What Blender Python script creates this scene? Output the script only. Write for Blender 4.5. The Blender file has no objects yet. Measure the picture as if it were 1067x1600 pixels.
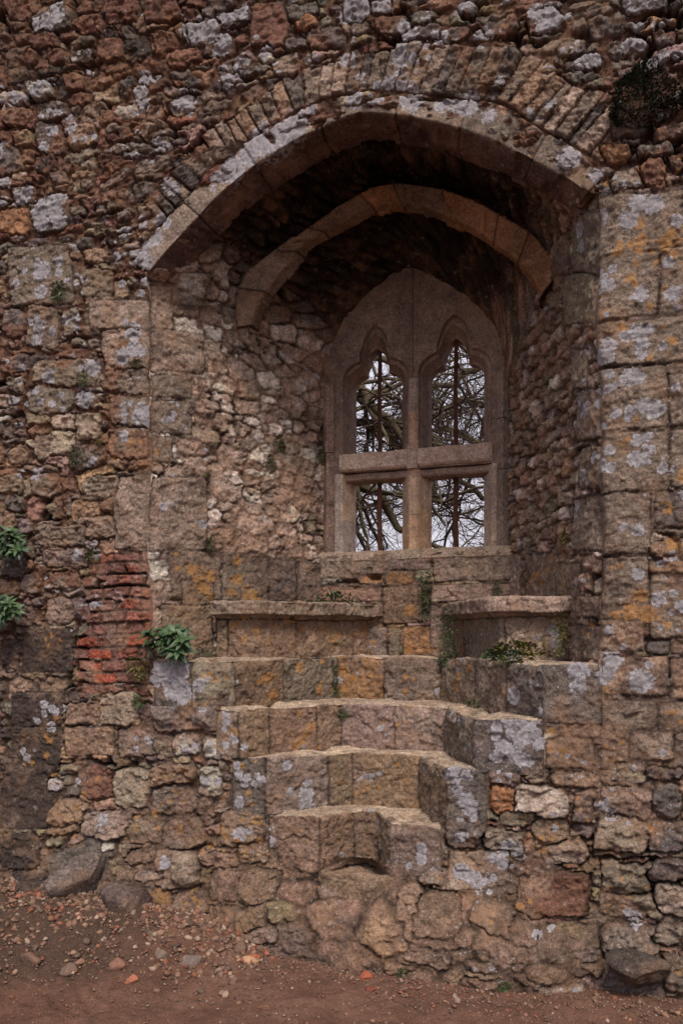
import bpy, bmesh, math, random
import numpy as np
from mathutils import Vector, noise as mnoise
from mathutils.geometry import tessellate_polygon

# ---------------------------------------------------------------- camera, sky, sun, exposure
C = bpy.context.scene.collection
scn = bpy.context.scene
FPX, CX, HY = 1300.0, 533.5, 990.0          # focal length, optical centre and horizon (photo pixels)
EYE = 1.40
cam_d = bpy.data.cameras.new('camera'); cam = bpy.data.objects.new('camera', cam_d); C.objects.link(cam)
cam.location = (0, 0, EYE); cam.rotation_euler = (math.radians(90), 0, 0)
cam_d.sensor_fit = 'VERTICAL'; cam_d.sensor_height = 36.0; cam_d.lens = 36.0*FPX/1600.0
cam_d.shift_y = (HY-800.0)/1600.0
cam_d.clip_start = 0.05; cam_d.clip_end = 3000
scn.camera = cam

SUN_EL, SUN_AZ = 52.0, 172.0                # azimuth clockwise from +Y
world = bpy.data.worlds.new('World'); scn.world = world; world.use_nodes = True
wn = world.node_tree.nodes; wl = world.node_tree.links
bg = wn['Background']
sky = wn.new('ShaderNodeTexSky'); sky.sky_type = 'NISHITA'; sky.sun_disc = False
sky.sun_elevation = math.radians(SUN_EL); sky.sun_rotation = math.radians(SUN_AZ)
sky.air_density = 1.0; sky.dust_density = 6.0; sky.ozone_density = 1.0
hs = wn.new('ShaderNodeHueSaturation'); hs.inputs['Saturation'].default_value = 0.28
wl.new(sky.outputs[0], hs.inputs['Color'])
cl_ = wn.new('ShaderNodeMix'); cl_.data_type = 'RGBA'; cl_.inputs[0].default_value = .72       # even cloud cover over the sky
cl_.inputs[7].default_value = (5.9, 5.6, 6.4, 1); wl.new(hs.outputs[0], cl_.inputs[6]); wl.new(cl_.outputs[2], bg.inputs['Color'])
bg.inputs['Strength'].default_value = 0.085
sd = bpy.data.lights.new('sun', 'SUN'); sd.energy = 1.9; sd.angle = math.radians(16); sd.color = (1.0, 0.89, 0.79)
so = bpy.data.objects.new('sun', sd); C.objects.link(so)
az, el = math.radians(SUN_AZ), math.radians(SUN_EL)
sdir = Vector((math.sin(az)*math.cos(el), math.cos(az)*math.cos(el), math.sin(el)))
so.rotation_euler = sdir.to_track_quat('Z', 'Y').to_euler(); so.location = sdir*20
scn.view_settings.view_transform = 'Standard'; scn.view_settings.look = 'None'
scn.view_settings.gamma = 1.0; scn.view_settings.use_curve_mapping = False
scn.view_settings.exposure = 0.92
scn.cycles.max_bounces = 6; scn.cycles.diffuse_bounces = 4

# ---------------------------------------------------------------- wall coordinates: u along, d into the wall, z up
U0 = np.array([0.037, 3.655]); EU = np.array([0.938, -0.347]); EN = np.array([0.347, 0.938])
def W(u, d, z):
    u, d, z = np.broadcast_arrays(np.asarray(u, float), np.asarray(d, float), np.asarray(z, float))
    return np.stack([U0[0]+EU[0]*u+EN[0]*d, U0[1]+EU[1]*u+EN[1]*d, z], -1)
def px_d(px, py, d=0.0):                    # photo pixel -> (u, z) on the vertical plane at depth d
    r = (px-CX)/FPX; bx, by = U0+EN*d
    u = (by*r-bx)/(EU[0]-EU[1]*r)
    Y = by+EU[1]*u
    return u, EYE+(HY-py)*Y/FPX
RU0, RU1, RD = 1.045, 0.525, 1.04           # niche half widths at the face and at the window, its depth
def px_rev(px, py, side):                   # photo pixel -> (depth along the reveal, z) on a splayed side wall
    r = (px-CX)/FPX; k = (RU0-RU1)/RD
    # u = side*(RU0-k*d): X = U0x+EUx*u+ENx*d ; Y = ... ; X=r*Y
    ax = U0[0]+EU[0]*side*RU0; bx = EN[0]-EU[0]*side*k
    ay = U0[1]+EU[1]*side*RU0; by = EN[1]-EU[1]*side*k
    d = (r*ay-ax)/(bx-r*by); Y = ay+by*d
    return d, EYE+(HY-py)*Y/FPX
def px_h(px, py, z):                        # photo pixel -> world point on a horizontal plane
    Y = (z-EYE)*FPX/(HY-py); return np.array([(px-CX)/FPX*Y, Y, z])
L0, L1, L2, L3, L4 = 0.40, 0.586, 0.838, 1.055, 1.28
SEAT = 1.563

# ---------------------------------------------------------------- noise
rng = np.random.RandomState(7)
TAB = rng.rand(8, 256, 256).astype(np.float32)
def vn(x, y, s=0):
    T = TAB[s % 8]; o = (s*37) % 256
    xi = np.floor(x).astype(np.int32); yi = np.floor(y).astype(np.int32)
    fx = (x-xi).astype(np.float32); fy = (y-yi).astype(np.float32)
    fx = fx*fx*(3-2*fx); fy = fy*fy*(3-2*fy)
    x0 = (xi+o) & 255; x1 = (xi+o+1) & 255; y0 = (yi+o) & 255; y1 = (yi+o+1) & 255
    return (T[y0, x0]*(1-fx)+T[y0, x1]*fx)*(1-fy)+(T[y1, x0]*(1-fx)+T[y1, x1]*fx)*fy-0.5
def fbm(x, y, f, octv=4, s=0, gain=0.5):
    r = 0; a = 1.0
    for k in range(octv):
        r = r+a*vn(x*f+k*17.3, y*f-k*9.1, s+k); a *= gain; f *= 2.03
    return r
def ss(a, b, x):
    t = np.clip((x-a)/(b-a), 0, 1); return t*t*(3-2*t)
def h1(i, s):                               # hash of an integer id -> 0..1
    i = np.asarray(i).astype(np.int64)
    return TAB[s % 8][(i*7+s*13) & 255, ((i >> 8)*11+i*3+s*29) & 255]

PAL = {'g': (.200, .152, .117), 'G': (.125, .100, .088), 'k': (.060, .044, .037), 't': (.262, .172, .118),
       'r': (.155, .078, .055), 'l': (.450, .385, .335), 'p': (.275, .204, .160), 'o': (.290, .150, .078),
       'b': (.330, .090, .052), 's': (.400, .305, .225), 'e': (.205, .138, .094)}
PALK = list(PAL)

def voronoi(a, b, sx, sy, seed, jit=.75, p=3.0, wr=.35):
    u = a/sx; v = b/sy
    r0 = np.floor(v).astype(np.int32); c0 = np.floor(u).astype(np.int32)
    F1 = np.full(u.shape, 9., np.float32); F2 = F1.copy(); I = np.zeros(u.shape, np.int64)
    T = TAB[seed % 8]; T2 = TAB[(seed+3) % 8]; T3 = TAB[(seed+5) % 8]
    CXs = np.zeros(u.shape, np.float32); CYs = CXs.copy()
    for dr in (-1, 0, 1):
        row = r0+dr; st = (row & 1)*.5
        for dc in (-2, -1, 0, 1, 2):
            col = c0+dc; i0 = (row+seed*31) & 255; i1 = (col+seed*17) & 255
            cx = col+.5+st-.25+jit*(T[i0, i1]-.5); cy = row+.5+jit*.55*(T2[i0, i1]-.5)
            w = 1+wr*(T3[i0, i1]-.5)*2
            dx = np.abs(u-cx); dy = np.abs(v-cy)
            D = ((dx**p+dy**p)**(1/p)/w).astype(np.float32)
            m = D < F1
            F2 = np.where(m, F1, np.minimum(F2, D))
            I = np.where(m, (row.astype(np.int64)*4099+col*7+seed*101) & 0xffffff, I)
            CXs = np.where(m, cx, CXs); CYs = np.where(m, cy, CYs)
            F1 = np.where(m, D, F1)
    e = (F2-F1)*.5*min(sx, sy)*1.15
    return e, I, (u-CXs)*sx, (v-CYs)*sy

# ---------------------------------------------------------------- one stretch of masonry as a height field
class Masonry:
    """a, b: surface coordinates in metres. Works out stone id, distance to the joint, relief and colour."""
    def __init__(s, a, b, seed):
        s.a = a.astype(np.float32); s.b = b.astype(np.float32); s.seed = seed
        s.wa = s.a+.026*fbm(a, b, 9, 3, seed)+.013*fbm(a, b, 40, 3, seed+1)
        s.wb = s.b+.022*fbm(a, b, 9, 3, seed+2)+.013*fbm(a, b, 44, 3, seed+3)
        s.md = np.ones(a.shape, np.float32)
        n = s.a.shape
        s.e = np.full(n, -.01, np.float32); s.id = np.zeros(n, np.int64)
        s.tx = np.zeros(n, np.float32); s.ty = np.zeros(n, np.float32)
        s.col = np.zeros(n+(3,), np.float32); s.prot = np.zeros(n, np.float32)
        s.gap = np.full(n, .006, np.float32); s.rad = np.full(n, .010, np.float32); s.rough = np.full(n, 1., np.float32)
        s.mort = np.array((.150, .075, .047), np.float32)*np.ones(n+(3,), np.float32)
        s.lw = np.zeros(n, np.float32); s.lo = np.zeros(n, np.float32); s.dk = np.zeros(n, np.float32)
        s.zone = np.zeros(n, np.int8)
        s.spots = []
    def fill(s, mask, sx, sy, seed, pal, prot=.022, gap=.006, rad=.02, rough=1., a=None, b=None, jit=.75, p=3., lim=None, wr=.35, lich=0, jv=1.):
        m = mask
        A = (s.wa if a is None else a)[m]; B = (s.wb if b is None else b)[m]
        e, I, tx, ty = voronoi(A, B, sx, sy, seed, jit, p, wr)
        if lim is not None: e = np.minimum(e, lim[m])
        s.e[m] = e-gap; s.id[m] = I; s.tx[m] = tx; s.ty[m] = ty
        cols = np.array([PAL[c] for c in pal], np.float32)
        k = (h1(I, 1)*.9999*len(pal)).astype(int)
        j = (1+.86*jv*(h1(I, 2)-.49))[:, None]*(1+.22*jv*(np.stack([h1(I, 3), h1(I, 4), h1(I, 5)], -1)-.5))
        s.col[m] = cols[k]*j
        s.prot[m] = prot*(h1(I, 6)-.25); s.rad[m] = rad; s.rough[m] = rough
        if lich: s.lw[m] = np.where(h1(I, 7) > 1-lich, .34, 0)
    def quad(s, pts, code, seed, gap=.005, rad=None, rough=None, prot=None, zone=None):
        pts = np.array(pts, np.float32)
        ar = .5*np.sum(pts[:, 0]*np.roll(pts[:, 1], -1)-np.roll(pts[:, 0], -1)*pts[:, 1])
        if ar < 0: pts = pts[::-1]
        lo = pts.min(0)-.03; hi = pts.max(0)+.03
        m = (s.a > lo[0]) & (s.a < hi[0]) & (s.b > lo[1]) & (s.b < hi[1])
        if not m.any(): return
        A = s.wa[m] if rough is None else s.a[m]*.7+s.wa[m]*.3
        B = s.wb[m] if rough is None else s.b[m]*.7+s.wb[m]*.3
        d = []
        for i in range(len(pts)):
            p, q = pts[i], pts[(i+1) % len(pts)]; L = math.hypot(*(q-p))+1e-9
            d.append(((q[0]-p[0])*(B-p[1])-(q[1]-p[1])*(A-p[0]))/L)
        k = 110. if rough is None else 190.
        D = np.stack(d); sdist = -np.log(np.sum(np.exp(-k*np.clip(D, -.3, .3)), 0))/k
        ci = np.where(m)
        if rough is not None:
            nr_ = sdist > -.02; s.md[tuple(c[nr_] for c in ci)] = .30; sdist = sdist+.006*fbm(A, B, 11, 3, 3)
            s.mort[tuple(c[nr_] for c in ci)] = (.145, .098, .075)
        else: s.md[tuple(c[sdist > -.004] for c in ci)] = .9
        take = sdist > -gap*.8
        ii = tuple(c[take] for c in ci); e = sdist[take]
        s.e[ii] = e; s.id[ii] = 500000+seed*977
        cen = pts.mean(0)
        s.tx[ii] = (A-cen[0])[take]; s.ty[ii] = (B-cen[1])[take]
        base = np.array(PAL[code[0]]); r = random.Random(seed*31+7)
        s.col[ii] = base*(1. if 'q' in code else (.85+.3*r.random()))*np.array([1+.1*(r.random()-.5)*('q' not in code) for _ in range(3)])
        pr = .012*r.random()
        for ch in code[1:]:
            if ch.isdigit(): pr = int(ch)*(.006 if int(ch) < 7 else .009)
        if prot is not None: pr = prot
        s.prot[ii] = pr
        big = min(hi-lo) > .2
        s.rad[ii] = (.009 if big else .010) if rad is None else rad
        s.rough[ii] = (.6 if big else 1.) if rough is None else rough
        if zone is not None: s.zone[ii] = zone
        w, h = np.ptp(pts[:, 0]), np.ptp(pts[:, 1])
        if 'w' in code[1:] or 'v' in code[1:]:
            n = 4 if 'w' in code else 9
            for _ in range(n):
                s.spots.append((cen[0]+(r.random()-.5)*w*.75, cen[1]+(r.random()-.5)*h*.7, ((.04+.10*r.random()) if 'w' in code else (.12+.16*r.random()))*min(w, h)+.004, 'w'))
        if 'y' in code[1:]:
            for _ in range(7):
                s.spots.append((cen[0]+(r.random()-.5)*w*.8, cen[1]+(r.random()-.5)*h*.8, (.03+.10*r.random())*min(w, h), 'o'))
        if 'c' in code[1:]: s.dk[ii] = np.maximum(s.dk[ii], .40)
        s.lw[ii] = 0
    def random_spots(s, n, box, rmin, rmax, kind, seed, pw=2.5):
        r = random.Random(seed)
        k = 0
        while k < n:
            cx, cy = r.uniform(box[0], box[1]), r.uniform(box[2], box[3])
            for _ in range(r.randint(1, 6)):
                q = rmin+(rmax-rmin)*r.random()**pw
                s.spots.append((cx+r.gauss(0, 1)*.035, cy+r.gauss(0, 1)*.028, q, kind)); k += 1
    def paint(s):
        rows_sorted = s.b.ndim == 2
        for (x, y, r, kd) in s.spots:
            R = r*1.5
            if rows_sorted and s.rowb is not None:
                i0 = np.searchsorted(s.rowb, y-R); i1 = np.searchsorted(s.rowb, y+R)
                if i1 <= i0: continue
                sl = (slice(i0, i1),)
            else: sl = (slice(None),)
            dd = np.hypot(s.a[sl]-x, s.b[sl]-y)
            f = np.clip(1-dd/(2*r), 0, 1)
            t = s.lw if kd == 'w' else s.lo
            t[sl] = np.maximum(t[sl], f)
    rowb = None; smear = 0.
    def finish(s, mdepth=.02, fine=.006):
        s.paint()
        e = s.e; t = np.clip(e/np.maximum(s.rad, 1e-4), 0, 1); prof = np.sqrt(np.clip(1-(1-t)**2.4, 0, 1))
        tilt = ((h1(s.id, 2)-.5)*s.tx*.30+(h1(s.id, 5)-.5)*s.ty*.45)*s.rough
        tilt = np.clip(tilt*.75, -.014, .014)
        n1 = fbm(s.a, s.b, 13, 4, s.seed+4, .55); n2 = fbm(s.a, s.b, 60, 3, s.seed+6, .6)
        ridg = 1-2*np.abs(fbm(s.a, s.b*1.8, 22, 3, s.seed+1))
        rr = .25+.75*s.rough
        n3 = fbm(s.a+.03*n1, s.b, 32, 3, s.seed+2, .6)
        fe, fi, fx, fy = voronoi(s.a+.02*n3+.011*n2, s.b+.014*n3, .062, .040, (s.seed+2) % 8, .95, 2.2, .5)
        fac = (h1(fi, 1)-.5)*fx*.42+(h1(fi, 4)-.5)*fy*.62+(h1(fi, 6)-.5)*.010
        fac = np.clip(fac, -.014, .014)
        hs_ = s.prot*.55+tilt*.7+(n1*.011+(ridg-.7)*.009+n3*.008+fac)*rr+n2*fine*rr
        void = ss(.20, .36, fbm(s.a, s.b, 5.5, 3, s.seed+7))
        hm = (-mdepth-.03*void)*s.md+n1*.016+n2*.007+n3*.008
        H = np.where(e > 0, hm+(np.maximum(hs_, hm+.004)-hm)*prof, hm)
        mk = 1-ss(-.001, .004, e)
        mv = (1+.5*n1+.35*n2)[..., None]
        s.colf = s.col*(1-mk[..., None])+s.mort*mv*mk[..., None]
        # crumbled mortar smeared over parts of stones
        sm = ss(.12-s.smear, .3-s.smear*.8, fbm(s.a, s.b, 6.5, 4, s.seed+2)-np.clip(e, 0, .05)*4)*.8
        smd = sm*np.clip(s.smear*4, 0, .75)
        s.colf = s.colf*(1-sm[..., None])+s.mort*mv*1.15*sm[..., None]
        dirt = (1-.55*ss(.006, -.004, e)*(.5+void)*.8-.30*ss(.012, .0, e))[..., None]; s.colf = s.colf*dirt
        s.lw *= (1-mk*.7)
        H = H*(1-smd)+(n1*.018+n2*.006+n3*.006)*smd        # mortar laid over the stones
        s.H = H.astype(np.float32); s.mk = mk
        return s.H

MATS = {}
def emit_mesh(name, co, quads, mat, parent, col=None, msk=None, smooth=True, tris=None):
    me = bpy.data.meshes.new(name)
    co = np.ascontiguousarray(co, dtype=np.float32).reshape(-1, 3)
    me.vertices.add(len(co)); me.vertices.foreach_set('co', co.ravel())
    loops = quads.astype(np.int32).ravel(); n = len(quads); k = quads.shape[1]
    me.loops.add(len(loops)); me.loops.foreach_set('vertex_index', loops)
    me.polygons.add(n); me.polygons.foreach_set('loop_start', np.arange(0, n*k, k, dtype=np.int32))
    me.polygons.foreach_set('loop_total', np.full(n, k, np.int32))
    if smooth: me.polygons.foreach_set('use_smooth', np.ones(n, bool))
    me.update(calc_edges=True); me.validate()
    if col is not None:
        ca = me.color_attributes.new('col', 'FLOAT_COLOR', 'POINT')
        ca.data.foreach_set('color', np.ascontiguousarray(np.concatenate([col.reshape(-1, 3), np.ones((len(co), 1))], 1), dtype=np.float32).ravel())
    if msk is not None:
        cb = me.color_attributes.new('msk', 'FLOAT_COLOR', 'POINT')
        cb.data.foreach_set('color', np.ascontiguousarray(msk.reshape(-1, 4), dtype=np.float32).ravel())
    o = bpy.data.objects.new(name, me); C.objects.link(o)
    me.materials.append(mat)
    if parent is not None: o.parent = parent
    return o
def grid_quads(R, Cc, flip=False):
    i = np.arange(R*Cc).reshape(R, Cc)
    q = np.stack([i[:-1, :-1], i[:-1, 1:], i[1:, 1:], i[1:, :-1]], -1)
    if flip: q = q[..., ::-1]
    return q
def subset(name, P, Q, mat, parent, col, msk):
    Q = Q.reshape(-1, 4); used = np.unique(Q); mp = np.zeros(P.reshape(-1, 3).shape[0], np.int64); mp[used] = np.arange(len(used))
    return emit_mesh(name, P.reshape(-1, 3)[used], mp[Q], mat, parent, col.reshape(-1, 3)[used], msk.reshape(-1, 4)[used])
def masks(M):
    return np.stack([M.mk, M.lw, M.lo, M.dk], -1)
def grid_normals(P):
    du = np.gradient(P, axis=1); dv = np.gradient(P, axis=0)
    n = np.cross(du, dv); L_ = np.linalg.norm(n, axis=-1, keepdims=True); n /= L_+1e-12
    return n

# ---------------------------------------------------------------- materials
def nd(nt, t, **kw):
    n = nt.nodes.new(t)
    for k, v in kw.items(): setattr(n, k, v)
    return n
class NT:
    def __init__(s, name, rough=.9, spec=.25):
        s.m = bpy.data.materials.new(name); s.m.use_nodes = True; s.nt = s.m.node_tree
        s.b = s.nt.nodes['Principled BSDF']; s.b.inputs['Roughness'].default_value = rough
        s.b.inputs['Specular IOR Level'].default_value = spec
        s.tc = nd(s.nt, 'ShaderNodeTexCoord')
    def L(s, a, b): s.nt.links.new(a, b)
    def noise(s, sc, det=4, rough=.6, vec=None):
        n = nd(s.nt, 'ShaderNodeTexNoise'); n.inputs['Scale'].default_value = sc; n.inputs['Detail'].default_value = det
        n.inputs['Roughness'].default_value = rough; s.L(vec or s.tc.outputs['Object'], n.inputs['Vector']); return n.outputs['Fac']
    def vor(s, sc, feat='F1'):
        n = nd(s.nt, 'ShaderNodeTexVoronoi', feature=feat); n.inputs['Scale'].default_value = sc
        s.L(s.tc.outputs['Object'], n.inputs['Vector']); return n
    def math(s, op, a, b=None, c=None):
        n = nd(s.nt, 'ShaderNodeMath', operation=op)
        for i, v in enumerate((a, b, c)):
            if v is None: continue
            if isinstance(v, (int, float)): n.inputs[i].default_value = v
            else: s.L(v, n.inputs[i])
        return n.outputs[0]
    def mr(s, v, a, b, c=0., d=1., smooth=True):
        n = nd(s.nt, 'ShaderNodeMapRange'); n.interpolation_type = 'SMOOTHSTEP' if smooth else 'LINEAR'
        s.L(v, n.inputs[0])
        for i, x in enumerate((a, b, c, d)): n.inputs[i+1].default_value = x
        return n.outputs[0]
    def mix(s, f, a, b, mode='MIX'):
        n = nd(s.nt, 'ShaderNodeMix', data_type='RGBA', blend_type=mode)
        if isinstance(f, (int, float)): n.inputs[0].default_value = f
        else: s.L(f, n.inputs[0])
        for i, v in ((6, a), (7, b)):
            if isinstance(v, tuple): n.inputs[i].default_value = v+(1,) if len(v) == 3 else v
            else: s.L(v, n.inputs[i])
        return n.outputs[2]
    def attr(s, name):
        n = nd(s.nt, 'ShaderNodeAttribute', attribute_name=name); return n
    def bump(s, h, st=.5, dist=.01, prev=None):
        n = nd(s.nt, 'ShaderNodeBump'); n.inputs['Strength'].default_value = st; n.inputs['Distance'].default_value = dist
        s.L(h, n.inputs['Height'])
        if prev is not None: s.L(prev, n.inputs['Normal'])
        return n.outputs[0]

def masonry_mat(name, speck=1., vary=1., bumpd=.016):
    k = NT(name, .92, .2)
    a = k.attr('col'); m = k.attr('msk')
    sep = nd(k.nt, 'ShaderNodeSeparateColor'); k.L(m.outputs['Color'], sep.inputs[0])
    n4 = k.noise(5, 6, .65); n14 = k.noise(17, 8, .7); n60 = k.noise(70, 6, .7); n250 = k.noise(230, 3, .8); n30 = k.noise(38, 6, .65)
    f = k.math('MULTIPLY', k.mr(n14, .28, .72, 1-.50*vary, 1+.45*vary, False), k.mr(n60, .30, .70, 1-.50*vary, 1+.50*vary, False))
    f = k.math('MULTIPLY', f, k.mr(n250, .35, .65, .76, 1.24, False))
    f = k.math('MULTIPLY', f, k.mr(k.noise(130, 4, .8), .40, .60, .72, 1.25, False))
    comb = nd(k.nt, 'ShaderNodeCombineColor')
    for i in range(3): k.L(f, comb.inputs[i])
    c = k.mix(1., a.outputs['Color'], comb.outputs[0], 'MULTIPLY')
    c = k.mix(k.mr(n4, .50, .66, 0, .40*vary), c, (.30, .175, .10), 'MIX')     # ochre weathering
    c = k.mix(k.mr(k.noise(9, 6, .7), .56, .68, 0, .55*vary), c, (.085, .066, .058), 'MIX')  # grime
    c = k.mix(k.mr(k.noise(26, 5, .6), .60, .70, 0, .45*vary), c, (.34, .285, .25), 'MIX')  # pale crust
    vp = k.vor(95); pit = k.mr(vp.outputs['Distance'], .10, .26, 1., 0.)
    pit = k.math('MULTIPLY', pit, k.mr(n30, .44, .56))
    c = k.mix(k.math('MULTIPLY', pit, .75), c, (.03, .022, .018))
    # dark algae, also the top darkening and the vault's painted shade
    dk = k.mr(k.math('ADD', m.outputs['Alpha'], k.math('MULTIPLY', k.math('SUBTRACT', n14, .5), 1.5)), .35, .75, 0, .88)
    c = k.mix(dk, c, (.030, .021, .016))
    # orange lichen
    o = k.mr(k.math('ADD', sep.outputs[2], k.math('MULTIPLY', k.math('SUBTRACT', n60, .5), 1.3)), .54, .70)
    v2 = k.vor(26); sp = k.mr(v2.outputs['Distance'], .10, .17, 1., 0.)
    sp = k.math('MULTIPLY', sp, k.mr(k.noise(3.1, 4, .6), .56, .62))
    o = k.math('MAXIMUM', o, k.math('MULTIPLY', sp, .7*speck))
    c = k.mix(k.math('MULTIPLY', o, .66), c, k.mix(n60, (.42, .18, .035), (.32, .19, .08)))
    # white lichen
    w = k.mr(k.math('ADD', sep.outputs[1], k.math('ADD', k.math('MULTIPLY', k.math('SUBTRACT', n30, .5), .62), k.math('MULTIPLY', k.math('SUBTRACT', n60, .5), .5))), .46, .53)
    v3 = k.vor(46); s3 = k.mr(v3.outputs['Distance'], .13, .22, 1., 0.)
    s3 = k.math('MULTIPLY', s3, k.mr(k.noise(4.3, 5, .7), .52, .60)); s3 = k.math('MULTIPLY', s3, k.mr(m.outputs['Alpha'], .08, .22, 1., 0.))
    w = k.math('MAXIMUM', w, k.math('MULTIPLY', s3, .85*speck))
    w = k.math('MULTIPLY', w, k.math('SUBTRACT', 1., k.math('MULTIPLY', pit, .6)))
    wc = k.mix(k.mr(n60, .38, .62), (.22, .205, .21), (.50, .485, .525)); wc = k.mix(k.mr(n250, .38, .62, .55, 0), wc, (.17, .15, .155)); wc = k.mix(k.mr(k.math('ADD', sep.outputs[1], k.math('MULTIPLY', k.math('SUBTRACT', n30, .5), .5)), .56, .78, 0, .6), wc, (.27, .255, .27))
    c = k.mix(k.math('MULTIPLY', w, .93), c, wc)
    k.L(c, k.b.inputs['Base Color'])
    h = k.math('ADD', k.math('MULTIPLY', n14, .7), k.math('MULTIPLY', n60, .5))
    h = k.math('ADD', h, k.math('MULTIPLY', n250, .32)); h = k.math('ADD', h, k.math('MULTIPLY', n30, .5)); h = k.math('SUBTRACT', h, k.math('MULTIPLY', pit, .45))
    h = k.math('ADD', h, k.math('MULTIPLY', w, .06))
    k.L(k.bump(h, 1., bumpd), k.b.inputs['Normal'])
    return k.m
MAS = masonry_mat('weathered_masonry')
ASH = masonry_mat('dressed_stone', .6, .8, .009)

def simple_mat(name, c1, c2, sc=20, bump=.004, rough=.85, spec=.3, sc2=120):
    k = NT(name, rough, spec)
    n = k.noise(sc, 6, .65); n2 = k.noise(sc2, 4, .6)
    c = k.mix(k.mr(n, .3, .7), c1, c2)
    c = k.mix(k.mr(n2, .35, .7, 0, .4), c, tuple(x*.45 for x in c1))
    k.L(c, k.b.inputs['Base Color']); k.L(k.bump(k.math('ADD', n, k.math('MULTIPLY', n2, .4)), .8, bump), k.b.inputs['Normal'])
    return k.m
IRON = simple_mat('rusty_iron', (.05, .022, .014), (.12, .04, .018), 30, .002, .8, .3)
BARK = simple_mat('bark', (.060, .050, .030), (.125, .100, .062), 9, .01, .9, .2, 40)
TWIG = simple_mat('twig_bark', (.045, .030, .028), (.085, .055, .045), 9, .003, .9, .2, 40)

def leaf_mat(name, c1, c2):
    k = NT(name, .5, .35)
    n = k.noise(14, 3); oi = k.noise(60, 2)
    c = k.mix(k.mr(n, .35, .65), c1, c2); c = k.mix(k.mr(oi, .5, .8, 0, .5), c, tuple(x*.5 for x in c1))
    k.L(c, k.b.inputs['Base Color'])
    return k.m
LEAF = leaf_mat('broad_leaf', (.020, .048, .018), (.056, .098, .038))
FERN = leaf_mat('small_leaf', (.022, .050, .018), (.060, .095, .030))
MOSS = leaf_mat('moss_leaf', (.060, .062, .012), (.12, .105, .025))
DARKL = leaf_mat('dark_leaf', (.016, .022, .012), (.034, .040, .020))

# ---------------------------------------------------------------- scene objects
def tag(o, label, cat, group=None, kind=None):
    if label: o['label'] = label
    if cat: o['category'] = cat
    if group: o['group'] = group
    if kind: o['kind'] = kind
    return o
wall = bpy.data.objects.new('castle_wall', None); C.objects.link(wall)
tag(wall, 'ruined rubble castle wall with an arched window niche and stone steps', 'wall')
P3 = lambda a: tuple(float(x) for x in a)

# stones traced over the face: per window "x y w h [angle] code"
def traced(txt, ox, oy, sc):
    out = []
    for ln in txt.strip().split(';'):
        t = ln.split()
        if not t: continue
        v = [float(x) for x in t[:4]]; ang = None; code = t[-1]
        if len(t) == 6: ang = float(t[4])
        cx, cy = ox+v[0]*sc, oy+v[1]*sc; w, h = v[2]*sc, v[3]*sc
        sl = math.tan(math.radians(ang)) if ang is not None else (HY-cy)*.00028*.8
        th = math.atan(sl); c, s_ = math.cos(th), math.sin(th)
        r = random.Random(int(cx*131+cy)); q = []
        for sx, sy in ((-1, -1), (1, -1), (1, 1), (-1, 1)):
            x, y = sx*w/2*(1+.12*(r.random()-.5)), sy*h/2*(1+.14*(r.random()-.5)); q.append((cx+x*c+y*s_, cy-x*s_+y*c))
        if max(w, h) < 75 and code[0] not in 'bs':             # knock the corners off rubble stones
            q2 = []
            for i in range(4):
                p0, p1, p2 = q[i-1], q[i], q[(i+1) % 4]; k1 = r.uniform(.0, .24); k2 = r.uniform(.0, .20)
                q2 += [(p1[0]+(p0[0]-p1[0])*k1, p1[1]+(p0[1]-p1[1])*k1), (p1[0]+(p2[0]-p1[0])*k2, p1[1]+(p2[1]-p1[1])*k2)]
            q = q2
        out.append((q, code))
    return out
FACE = []
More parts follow.
